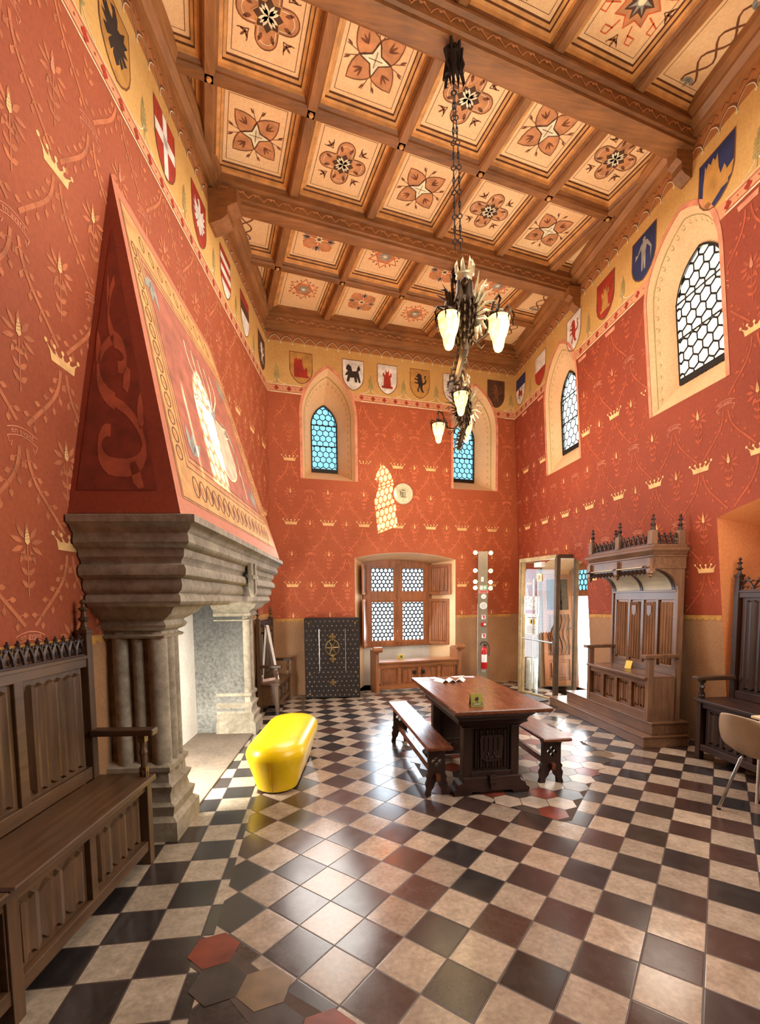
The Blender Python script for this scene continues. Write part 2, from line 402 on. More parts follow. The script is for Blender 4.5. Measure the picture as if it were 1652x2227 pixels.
MAN = [(.42,.0),(.48,.02),(.5,.4),(.55,.02),(.62,.0),(.62,.5),(.66,.7),(.85,.5),(.88,.1),(.92,.5),(.7,.82),(.58,.86),(.6,.95),(.52,1.),(.45,.95),(.46,.86),(.36,.82),(.2,.62),(.1,.66),(.06,.5),(.2,.55),(.38,.7),(.4,.5)]
def shield_poly(x, y, w, h):
    L = [(-.5,1),(-.5,.42),(-.44,.26),(-.32,.13),(-.16,.04),(0,0)]
    return [(x+a*w, y+b*h) for a, b in L]+[(x-a*w, y+b*h) for a, b in L[-2::-1]]
SM = [PWHITE, PDRED, PBLUE, PBLACK, PYEL, PBROWN, PDARKB, PGREY]
def shield(fn, par, x0, x1, field, charge, label, extra=None, zt=5.56, zb=5.08):
    p = Paint(fn, .003); x = (x0+x1)/2; w = x1-x0; h = zt-zb
    p.poly(shield_poly(x, zb, w, h), field)
    if extra: extra(p, x, zb, w, h)
    if charge: pts, mi, sc = charge; p.poly(shape(pts, x, zb+h*.2, w*sc, h*sc*.88), mi, .005)
    p.line(shield_poly(x, zb, w, h), .012, 5, .004, True)
    p.build('painted_shield', SM, par, label)
def cross(p, x, y, w, h):
    p.rect(x-w*.5, x+w*.5, y+h*.5, y+h*.68, 0, .004); p.rect(x-w*.1, x+w*.1, y+h*.03, y+h, 0, .004)
def bars(ms):
    def f(p, x, y, w, h):
        n = len(ms)
        for i, m in enumerate(ms):
            a = y+h*(.3+.7*i/n); p.rect(x-w*.49, x+w*.49, a, y+h*(.3+.7*(i+1)/n), m, .004)
    return f
def frieze(fn, par, S0, S1, holes, sh_spans):
    p = Paint(fn, .003, holes)
    for z, w, m in ((4.915,.012,1),(4.935,.005,2),(5.035,.008,1),(5.015,.004,2)): p.rect(S0, S1, z-w/2, z+w/2, m, seg=.25)
    n = int((S1-S0)/.2)
    for i in range(n):
        x = S0+.1+i*.2; d = .02
        for a, b in ((d,0),(-d,0),(0,d),(0,-d)): p.disc(x+a, 4.977+b, .017, 2, n=8)
        p.disc(x+.1, 4.977, .008, 2, n=6)
    # pointed arcade
    n = int((S1-S0)/.18); w = (S1-S0)/n
    for i in range(n):
        x = S0+i*w
        L = bez((x,5.68),(x,5.75),(x+w*.25,5.78),(x+w/2,5.80), 6)
        A = L+[(2*x+w-a, b) for a, b in L[-2::-1]]
        p.line(A, .016, 3); p.line([(a, b-.014) for a, b in A], .006, 1, .004)
        p.disc(x, 5.672, .014, 1, n=6)
        for j in range(2): p.line([(x+w*(.1+.4*j), 5.83),(x+w*(.3+.4*j), 5.87),(x+w*(.5+.4*j), 5.83)], .006, 3)
    # plant sprays between the shields
    for a, b in zip(sh_spans[:-1], sh_spans[1:]):
        x = (a[1]+b[0])/2
        if b[0]-a[1] < .1: continue
        p.line([(x,5.05),(x,5.3)], .008, 4); p.line(bez((x-.14,5.05),(x-.05,5.06),(x-.02,5.1),(x,5.16), 6), .007, 5); p.line(bez((x+.14,5.05),(x+.05,5.06),(x+.02,5.1),(x,5.16), 6), .007, 5)
        for q in range(5):
            for sg in (0, 1): p.leaf(x, 5.12+q*.035, PI*(.25+.5*sg), .07-.006*q, .028, 4)
        p.leaf(x, 5.28, PI/2, .07, .03, 4)
    p.build('painted_frieze', [BORD, CREAM, PDRED, PBROWN, PGREEN, CREAM], par)
def archborder(fn, par, poly, w=.045):
    p = Paint(fn, .004); cx = sum(a for a, b in poly)/len(poly); n = len(poly)
    O = []
    for i, (a, b) in enumerate(poly):
        q, r = poly[max(i-1,0)], poly[min(i+1,n-1)]; dx, dy = r[0]-q[0], r[1]-q[1]; l = math.hypot(dx,dy)
        O.append((a-dy/l*w, b+dx/l*w))
    for i in range(n-1): p.poly([poly[i], O[i], O[i+1], poly[i+1]], 0)
    p.build('painted_arch_border', [PPINK], par)
def grow(poly, k):
    cx = sum(a for a, b in poly)/len(poly); cy = sum(b for a, b in poly)/len(poly)
    return [(cx+(a-cx)*(1+k), cy+(b-cy)*(1+k)) for a, b in poly]
def dadotrim(fn, par, S0, S1, dz, holes):
    p = Paint(fn, .003, holes); n = int((S1-S0)/.075); w = (S1-S0)/n
    for i in range(n):
        x = S0+i*w; z = dz(x)
        p.poly([(x,z),(x+w,z),(x+w,z-.03),(x+w*.8,z-.048),(x+w*.5,z-.055),(x+w*.2,z-.048),(x,z-.03)], 0)
    p.build('painted_dado_trim', [PYEL], par)
PM = [VINE, GOLD, PPINK, CREAM, PBROWN]; PMR = [VINE3, GOLD, PPINK, CREAM, PBROWN]; PMB = [VINE2, GOLD, VINE, CREAM, PBROWN]
GB = [grow(H_B1,.12), grow(H_B2,.12), grow(H_BW,.03)]
p = Paint(WB, .002, GB, lambda a, b: 0 < a < 4.45 and 1.3 < b < 4.9); lattice(p, .28, 2.86, .618, 1.02, 0, 4.46, 1.3, 4.9, 8, 1, False, 1.35, .8); p.build('painted_vines', PMB, wall_back)
GR = [grow(H_R1,.1), grow(H_R2,.1), grow(H_NI,.02), H_DR]
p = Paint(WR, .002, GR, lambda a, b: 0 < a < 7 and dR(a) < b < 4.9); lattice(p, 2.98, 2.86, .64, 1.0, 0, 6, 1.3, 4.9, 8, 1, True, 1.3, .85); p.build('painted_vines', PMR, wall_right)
p = Paint(WL, .002, [grow(H_FB,.0)], lambda a, b: -2 < a < 4.95 and 1.39 < b < 4.9); lattice(p, -.01, 2.94, .66, 1.02, -2, 4.9, 1.3, 4.9, 10, 1, True, 1.6); p.build('painted_vines', PM, wall_left)
SB_ = [(.32,.68),(1.18,1.54),(1.78,2.13),(2.37,2.73),(2.99,3.33),(3.87,4.22)]
SR_ = [(.06,.45),(.86,1.23),(1.91,2.29),(2.68,3.05),(3.39,3.78),(4.36,4.75),(5.2,5.58)]
SL_ = [(-.3,.07),(.47,.84),(1.21,1.58),(1.95,2.31),(2.75,3.11),(3.52,3.9),(4.4,4.8)]
frieze(WB, wall_back, 0, 4.46, GB, [(-.3,-.1)]+SB_+[(4.5,4.6)]); frieze(WR, wall_right, 0, 6.4, GR, SR_); frieze(WL, wall_left, -1.2, 4.95, [], SL_)
for h, f, par in ((H_B1,WB,wall_back),(H_B2,WB,wall_back),(H_R1,WR,wall_right),(H_R2,WR,wall_right)): archborder(f, par, h)
dadotrim(WB, wall_back, 0, 4.4, dB, [H_BW]); dadotrim(WR, wall_right, 0, 4.42, dR, [H_DR]); dadotrim(WL, wall_left, -3, 4.95, dL, [H_FB])
shield(WB, wall_back, *SB_[0], 4, (CASTLE,1,.72), 'ochre shield with a ruined red castle'); shield(WB, wall_back, *SB_[1], 0, (PASS,3,.78), 'white shield with a black walking lion')
shield(WB, wall_back, *SB_[2], 0, (TOWER,1,.74), 'white shield with a red tower'); shield(WB, wall_back, *SB_[3], 4, (LION,3,.78), 'ochre shield with a black rampant lion')
shield(WB, wall_back, *SB_[4], 0, (EAGLE,7,.7), 'white shield with a grey beast'); shield(WB, wall_back, *SB_[5], 6, (LION,5,.78), 'dark brown shield with a brown rampant lion')
shield(WR, wall_right, *SR_[0], 0, (PASS,1,.5), 'shield with a blue top band over white', lambda p,x,y,w,h: p.rect(x-w*.5,x+w*.5,y+h*.62,y+h,2,.004))
shield(WR, wall_right, *SR_[1], 1, None, 'shield with a white top band over red', lambda p,x,y,w,h: p.rect(x-w*.5,x+w*.5,y+h*.5,y+h,0,.004))
shield(WR, wall_right, *SR_[2], 0, (LION,1,.78), 'white shield with a red rampant lion'); shield(WR, wall_right, *SR_[3], 1, (TOWER,4,.7), 'red shield with a golden tower')
shield(WR, wall_right, *SR_[4], 2, (MAN,7,.82), 'blue shield with a pale standing figure'); shield(WR, wall_right, *SR_[5], 2, (CASTLE,4,.8), 'blue shield with a brown castle on a hill', lambda p,x,y,w,h: p.poly([(x-w*.2,y+h*.06),(x+w*.45,y+h*.3),(x+w*.49,y+h*.5),(x-w*.42,y+h*.24)],4,.004))
shield(WL, wall_left, *SL_[1], 4, (EAGLE,3,.86), 'ochre shield with a black eagle'); shield(WL, wall_left, *SL_[2], 1, None, 'red shield with a white cross', cross)
shield(WL, wall_left, *SL_[3], 1, (EAGLE,0,.8), 'red shield with a white bird'); shield(WL, wall_left, *SL_[4], 0, None, 'white shield with red bars', bars([1,0,1,0,1]))
shield(WL, wall_left, *SL_[5], 0, None, 'shield with white, black and red bars', bars([0,6,1])); shield(WL, wall_left, *SL_[6], 6, (LION,0,.7), 'dark shield with a white beast'); shield(WL, wall_left, *SL_[0], 4, (EAGLE,3,.86), 'ochre shield with a black eagle')
# ------------------------------------------------------------------ floor
def tile_mat(name, ox, oy, ang, s, lightc, darks, flip=0):
    t = NT(name); tc = t.new('ShaderNodeTexCoord'); sep = t.new('ShaderNodeSeparateXYZ'); t.lk(tc.outputs['Object'], sep.inputs[0])
    X = t.math('SUBTRACT', sep.outputs[0], ox); Y = t.math('SUBTRACT', sep.outputs[1], oy)
    c, d = cos(ang)/s, sin(ang)/s
    I = t.math('ADD', t.math('MULTIPLY', X, c), t.math('MULTIPLY', Y, d)); J = t.math('ADD', t.math('MULTIPLY', X, -d), t.math('MULTIPLY', Y, c))
    fi, fj = t.math('FLOOR', I), t.math('FLOOR', J)
    par = t.math('MODULO', t.math('ADD', t.math('ADD', fi, fj), 200+flip), 2); par = t.math('GREATER_THAN', par, .5)
    cmb = t.new('ShaderNodeCombineXYZ'); t.lk(fi, cmb.inputs[0]); t.lk(fj, cmb.inputs[1])
    wn = t.new('ShaderNodeTexWhiteNoise'); wn.noise_dimensions = '2D'; t.lk(cmb.outputs[0], wn.inputs['Vector'])
    rnd = wn.outputs['Value']; sepc = t.new('ShaderNodeSeparateColor'); t.lk(wn.outputs['Color'], sepc.inputs[0])
    dark = t.new('ShaderNodeValToRGB'); dark.color_ramp.interpolation = 'CONSTANT'; e = dark.color_ramp.elements
    while len(e) < len(darks): e.new(.5)
    for k, x in enumerate(e): x.position = k/len(darks); x.color = lin(darks[k])
    t.lk(rnd, dark.inputs[0])
    v = t.coord(); n1 = t.noise(v, 9, 5, .65); n2 = t.noise(v, 40, 4)
    light = t.ramp(rnd, [(0, lin(sh(lightc,.88))), (1, lin(sh(lightc,1.06)))])
    col = t.mix(par, light, dark.outputs[0])
    col = t.mix(.5, col, t.ramp(n1, [(.3, lin((150,140,130))), (.7, lin((255,255,255)))]), 'MULTIPLY')
    col = t.mix(.18, col, t.ramp(n2, [(.35, lin((60,50,45))), (.65, lin((240,230,215)))]), 'OVERLAY')
    # joints
    def edge(q): f = t.math('FRACT', q); return t.math('MINIMUM', f, t.math('SUBTRACT', 1, f))
    ed = t.math('MINIMUM', edge(I), edge(J)); g = t.math('LESS_THAN', ed, .015)
    col = t.mix(g, col, lin((62,46,38))); t.lk(col, t.b.inputs['Base Color'])
    ro = t.math('ADD', t.math('MULTIPLY_ADD', n1, .15, .09), t.math('MULTIPLY', g, .3)); ro = t.math('ADD', ro, t.math('MULTIPLY', sepc.outputs[1], .08))
    t.lk(ro, t.b.inputs['Roughness']); t.b.inputs['Specular IOR Level'].default_value = .85
    h = t.math('ADD', t.math('MULTIPLY', t.math('MINIMUM', ed, .03), 12), t.math('ADD', t.math('MULTIPLY', n1, .12), t.math('MULTIPLY', n2, .06)))
    t.bump(h, .22, .004)
    return t.m
LT = (184,166,148)
FM = tile_mat('tile_diagonal', .9204, 1.2502, rad(-45), .2322, LT, [(66,56,53),(54,48,48),(72,54,50),(50,47,48),(78,56,50),(62,54,50)])
FS = tile_mat('tile_strip', -.535, 2.015, rad(-2), .2285, (186,174,156), [(54,50,50),(60,54,53),(48,45,46)])
FC = plain('tile_cream', LT, .3, 0, .12, 7); FRd = plain('tile_red', (122,58,42), .3, 0, .18, 7); FK = plain('tile_black', (66,58,54), .28, 0, .2, 7); FBr = plain('tile_brown', (118,98,76), .3, 0, .15, 7); FG = plain('tile_joint', (74,58,48), .7)
fv = [V((-.60,-4.4,0)),V((5.2,-4.4,0)),V((5.2,9.4,0)),V((-.3,9.4,0)),V((-.43,4.1,0)), V((-3.4,-4.4,0)), V((-3.4,9.4,0))]
floor = struct(flatmesh('floor', fv, [(0,1,2,3,4),(5,0,4,3,6)], [0,1], [FM,FS]))
def hexfield(o, ux, L, W, poly, sd, name):
    """elongated hexagon tiles laid over the poly"""
    rnd = random.Random(sd); ux = V(ux).normalized(); uy = V((-ux.y, ux.x)); vs, fs, ms = [], [], []
    base = [V((a, b, .0012)) for a, b in poly]; vs += base; fs.append(tuple(range(len(base)))); ms.append(4)
    px, py = L*.75, W
    for i in range(-14, 15):
        for j in range(-14, 15):
            c = V(o)+ux*(i*px)+uy*(j*py+(i % 2)*py/2); cc = (c.x, c.y)
            if not pin(cc, poly): continue
            pts = [(-L/2,0),(-L/4,-W/2),(L/4,-W/2),(L/2,0),(L/4,W/2),(-L/4,W/2)]
            k = len(vs)
            vs += [V((c.x+ux.x*a*.975+uy.x*b*.975, c.y+ux.y*a*.975+uy.y*b*.975, .0024)) for a, b in pts]; fs.append(tuple(range(k, k+6)))
            ms.append((3,2,1,2)[i % 4] if sd % 2 else (1,0,3,2,0)[(i*2+j) % 5])
    return flatmesh(name, vs, fs, ms, [FC,FRd,FK,FBr,FG], floor)
hexfield((-.20,1.88), (-.695,.719), .236, .204, [(-.54,2.25),(-.46,2.2),(-.36,2.12),(-.10,1.84),(.06,1.70),(.21,1.50),(.45,1.32),(.2,1.1),(-.23,1.7),(-.38,1.91),(-.53,2.05)], 1, 'hexagon_tile_patch')
hexfield((1.79,3.14), (-.695,.719), .236, .204, [(1.4,3.55),(1.58,3.22),(1.78,3.0),(1.86,3.01),(2.03,3.2),(2.39,3.59),(2.55,3.78),(2.89,4.08),(3.0,4.3),(3.05,6.5),(2.1,6.5),(1.05,5.6),(1.0,3.63)], 2, 'hexagon_tile_patch')

# ------------------------------------------------------------------ windows
def segs_to(mb, segs, fn, d0, w, mi=0):
    for (a, b), (c, d) in segs:
        l = math.hypot(c-a, d-b) or 1; x, y = -(d-b)/l*w/2, (c-a)/l*w/2
        mb.prism([(a+x,b+y),(a-x,b-y),(c-x,d-y),(c+x,d+y)], fn, d0-.004, d0+.004, mi)
def clipseg(a, b, poly):
    """keep the parts of a-b inside poly (sampled)"""
    n = 6; out = []
    for i in range(n):
        p = (a[0]+(b[0]-a[0])*i/n, a[1]+(b[1]-a[1])*i/n); q = (a[0]+(b[0]-a[0])*(i+1)/n, a[1]+(b[1]-a[1])*(i+1)/n)
        if pin(((p[0]+q[0])/2, (p[1]+q[1])/2), poly):
            if out and out[-1][1] == p: out[-1] = (out[-1][0], q)
            else: out.append((p, q))
    return out
def hexsegs(poly, R, sx=1, sz=1):
    x0 = min(a for a, b in poly); x1 = max(a for a, b in poly); z0 = min(b for a, b in poly); z1 = max(b for a, b in poly)
    W = R*math.sqrt(3); S = []
    for j in range(int((z1-z0)/(1.5*R*sz))+3):
        for i in range(int((x1-x0)/(W*sx))+3):
            cx = x0+(i+(j % 2)*.5-.5)*W*sx; cz = z0+(j-.5)*1.5*R*sz
            P = [(cx+R*sx*sin(PI/3*k), cz+R*sz*cos(PI/3*k)) for k in range(4)]
            for k in range(3): S += clipseg(P[k], P[k+1], poly)
    return S
def gothic(n, fn, outer, inner, depth, pane, label, R=.06, lw=.013):
    root = bpy.data.objects.new('window_%d' % n, None); COL.objects.link(root); struct(root)
    mb = MB(); mb.loft([[fn(a, b, 0) for a, b in outer], [fn(a, b, depth) for a, b in inner]], 0, True, False); mb.build('reveal', REVL, root, True)
    p = Paint(lambda s, z, o: fn(s, z, o))
    # painted scroll border along the splay
    vs, fs = [], []
    m2 = MB(); k = len(outer)
    def mixp(i, t, off=.004): a = V(fn(*outer[i], 0)); b = V(fn(*inner[i], depth)); c = V(fn(sum(q for q, _ in inner)/k, sum(q for _, q in inner)/k, depth*t)); r = a.lerp(b, t); return r+(c-r).normalized()*off
    for i in range(k-1):
        m2.add([mixp(i,.20), mixp(i+1,.20), mixp(i+1,.235), mixp(i,.235)], [(0,1,2,3)], 0)
        N = 1 if 1 <= i <= k-3 else 8
        for q in range(N):
            def P(t, u): return mixp(i, t).lerp(mixp(i+1, t), u)
            for a in range(7):
                an0, an1 = -PI/2+a*.62, -PI/2+(a+1)*.62; r0, r1 = .06-.006*a, .06-.006*(a+1)
                u0 = (q+.5)/N; sc = 1/N*2.2 if N > 1 else 2.2
                m2.add([P(.30+r0*cos(an0)*1.5, u0+r0*sin(an0)*sc*2), P(.30+r1*cos(an1)*1.5, u0+r1*sin(an1)*sc*2), P(.33+r1*cos(an1)*1.5, u0+r1*sin(an1)*sc*2), P(.33+r0*cos(an0)*1.5, u0+r0*sin(an0)*sc*2)], [(0,1,2,3)], 0)
    m2.build('painted_scroll', PGREEN, root)
    fr = MB(); fi = grow(inner, -.07); fr.prism_holes(inner, [fi], fn, depth-.02, depth+.03); fr.build('frame', LEAD, root)
    flatmesh('pane', [fn(a, b, depth) for a, b in inner], [tuple(range(len(inner)))], [0], [pane], root)
    ld = MB(); segs_to(ld, hexsegs(inner, R), fn, depth-.002, lw)
    x0, x1 = inner[0][0], inner[-1][0]
    for z in (inner[0][1]+.45, inner[0][1]+.8): ld.prism([(x0,z-.008),(x1,z-.008),(x1,z+.008),(x0,z+.008)], fn, depth-.02, depth-.008)
    ld.build('lead_came', LEAD, root)
PB = pane_mat('blue_pane', (78,110,118), .8); PW = pane_mat('white_pane', (238,240,226), .85)
gothic(1, WB, H_B1, lancet(.945,.23,3.83,4.62,4.98), .5, PB, '')
gothic(2, WB, H_B2, lancet(3.64,.23,3.83,4.62,4.98), .5, PB, '')
gothic(3, WR, H_R2, lancet(1.70,.28,3.84,4.55,5.0), .17, PW, '', .072)
gothic(4, WR, H_R1, lancet(4.2,.33,3.84,4.56,5.02), .17, PW, '', .072, .02)
gothic(5, WR, H_R0, lancet(10.78,.30,4.3,5.05,5.5), .12, PW, '', .08, .022)
# big mullioned window in the back wall
w6 = bpy.data.objects.new('window_6', None); COL.objects.link(w6); struct(w6)
D6 = .5; in6 = segarch(1.62,2.93,.0,2.26,.06)
mb = MB(); mb.loft([[WB(a,b,0) for a,b in H_BW],[WB(a,b,D6) for a,b in in6]],0,True,False); mb.build('reveal', REVL, w6, True)
mb = MB(); mb.loft([[WB(a,b,D6+.1) for a,b in [(1.6,0),(2.95,0),(2.95,.72),(1.6,.72)]],[WB(a,b,D6-.005) for a,b in [(1.6,0),(2.95,0),(2.95,.72),(1.6,.72)]]],0); mb.build('parapet', WHITEW, w6)
FR = segarch(1.60,2.95,.72,2.27,.06)
lights = [(1.74,2.22,.80,1.57),(2.34,2.82,.80,1.57),(1.74,2.22,1.72,2.2),(2.34,2.82,1.72,2.2)]
mb = MB(); mb.prism_holes(FR, [[(a,c),(b,c),(b,d),(a,d)] for a,b,c,d in lights], WB, D6-.06, D6+.04); mb.build('frame', HONEY, w6, False, .006)
PWC = pane_mat('bottle_glass', (176,181,180), .8)
for a,b,c,d in lights:
    fm = MB(); q = .03; fm.prism_holes([(a-.01,c-.01),(b+.01,c-.01),(b+.01,d+.01),(a-.01,d+.01)], [[(a+q,c+q),(b-q,c+q),(b-q,d-q),(a+q,d-q)]], WB, D6-.05, D6-.01); s = fm.build('sash', HONEY, w6, False, .004)
    flatmesh('pane', [WB(x,z,D6-.02) for x,z in ((a,c),(b,c),(b,d),(a,d))], [(0,1,2,3)], [0], [PWC], s)
    ld = MB(); R = [(a+q,c+q),(b-q,c+q),(b-q,d-q),(a+q,d-q)]; segs_to(ld, hexsegs(R, .046), WB, D6-.022, .022); ld.build('lead_came', LEAD, s)
mb = MB(); 
for x,z in ((2.28,.82),(2.28,1.66)): mb.prism([(x-.035,z-.035),(x+.035,z-.035),(x+.035,z+.035),(x-.035,z+.035)], WB, D6-.09, D6-.05)
mb.prism([(2.26,.72),(2.3,.72),(2.3,2.25),(2.26,2.25)], WB, D6-.075, D6-.05); mb.build('mullion', HONEY, w6, False, .004)

def linenfold(mb, x0, x1, z0, z1, y, dep, folds=3, mi=0, n=None, along='x', cut=.03):
    """carved folded-cloth panel in the x-z plane, raised towards -y"""
    n = n or folds*10; w = x1-x0; prof = []
    for i in range(n+1):
        u = i/n; f = u*folds; q = f-math.floor(f)
        h = .25+.75*(abs(sin(PI*q))**.6) if .04 < u < .96 else 0
        if abs(q-.5) < .13: h *= .55
        prof.append((x0+w*u, h))
    rows = []
    for zz, k in ((z0+.004,0),(z0+.012,1),(z1-.012,1),(z1-.004,0)):
        r = []
        for x, h in prof:
            e = cut*(1-h) if k or 1 else 0
            z = zz+(e if zz < (z0+z1)/2 else -e)
            r.append((x, y-dep*h*k, z))
        rows.append(r)
    mb.loft(rows, mi, False, False)
# the four folding shutters
def shutter(fn0, ang, w, z0, z1, side):
    """hinged board shutter; local x runs from the hinge"""
    rt = bpy.data.objects.new('shutter', None); COL.objects.link(rt); rt.parent = w6
    rt.matrix_local = MX.Translation(fn0) @ MX.Rotation(ang, 4, 'Z')
    mb = MB(); x0, x1 = (0, w); fr = .05
    mb.prism_holes([(0,z0),(w,z0),(w,z1),(0,z1)], [[(fr,z0+fr),(w-fr,z0+fr),(w-fr,z1-fr),(fr,z1-fr)]], lambda a,b,c: (a,c,b), -.016, .016); mb.build('stile_frame', HONEY, rt, False, .004)
    mb = MB(); linenfold(mb, fr, w-fr, z0+fr, z1-fr, 0, .02, 4 if w > .3 else 3); mb.bx(fr-.005,w-fr+.005,-.002,.004,z0+fr-.005,z1-fr+.005); mb.build('linenfold_panel', HONEY, rt, True)
    return rt
a8 = rad(8)
shutter(WB(2.9,0,D6-.07), a8-rad(52), .46, 1.68, 2.24, 1); shutter(WB(2.9,0,D6-.07), a8-rad(48), .42, .74, 1.6, 1)
shutter(WB(1.66,0,D6-.07), a8+PI+rad(66), .42, 1.68, 2.22, -1); shutter(WB(1.66,0,D6-.07), a8+PI+rad(66), .42, .74, 1.6, -1)
# niche in the right wall, its opening filled in to block the sun
n7 = bpy.data.objects.new('window_7', None); COL.objects.link(n7); struct(n7)
in7 = segarch(4.6,6.4,.0,2.2,.1)
mb = MB(); mb.loft([[WR(a,b,0) for a,b in H_NI],[WR(a,b,.55) for a,b in in7]],0,True,False); mb.build('reveal', plaster('niche_plaster',(216,134,78),(200,116,64),1.5), n7, True)
mb = MB(); mb.prism(in7, WR, .55, .62); mb.build('parapet', plaster('niche_plaster',(216,134,78),(200,116,64),1.5), n7)  # added slab over the whole opening, keeps the sun out
mb = MB(); mb.loft([[WR(s_,z_,o_) for o_,z_ in ((.13,.66),(.11,.66),(.09,.71),(.09,.74),(.05,.77),(.05,.82),(.5,.82),(.5,.66))] for s_ in (4.52,5.6)]); struct(mb.build('trim_1', stone('ledge_stone',(226,205,165),(180,150,110)), None))
# ------------------------------------------------------------------ ceiling
CU, CW = V((.9806,.196,0)), V((-.196,.9806,0)); N0 = V((.149,4.651,0))
CM = MX(((CU.x,CW.x,0,N0.x),(CU.y,CW.y,0,N0.y),(0,0,1,0),(0,0,0,1)))
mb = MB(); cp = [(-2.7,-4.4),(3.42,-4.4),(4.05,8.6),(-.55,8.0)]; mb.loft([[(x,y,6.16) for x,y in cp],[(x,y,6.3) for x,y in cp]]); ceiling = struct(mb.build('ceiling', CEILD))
AG = [-1.75,-.873,0,.891,1.786,2.66,3.507,4.38]
BS = [(-3.0,-2.05,-1.12),(-.95,0,.966),(1.13,2.11,3.35)]
for b0, bm, b1 in BS:
    for a in AG:
        mb = MB(CM)
        mb.loft([[(a-.05,y,6.17),(a-.05,y,6.02),(a-.035,y,6.0),(a+.035,y,6.0),(a+.05,y,6.02),(a+.05,y,6.17)] for y in (b0,b1)]); mb.build('ceiling_rib', CEILWY, ceiling)
    mb = MB(CM); mb.loft([[(x,bm-.05,6.17),(x,bm-.05,6.02),(x,bm-.035,6.0),(x,bm+.035,6.0),(x,bm+.05,6.02),(x,bm+.05,6.17)] for x in (-1.9,4.6)]); mb.build('ceiling_rib', CEILW, ceiling)
    for a in AG[1:-1]:
        mb = MB(CM); mb.lathe([(.02,5.985),(.026,5.998)], 6, (a,bm,0)); mb.build('rib_boss', CEILL, ceiling)
def star(cx, cy, r0, r1, n, rot=0): return [(cx+(r1 if k % 2 else r0)*cos(rot+PI*k/n), cy+(r1 if k % 2 else r0)*sin(rot+PI*k/n)) for k in range(2*n)]
MOT = [PTAN, PBROWN, PDARKB, CREAM, PGREY, PORG, CEILL]
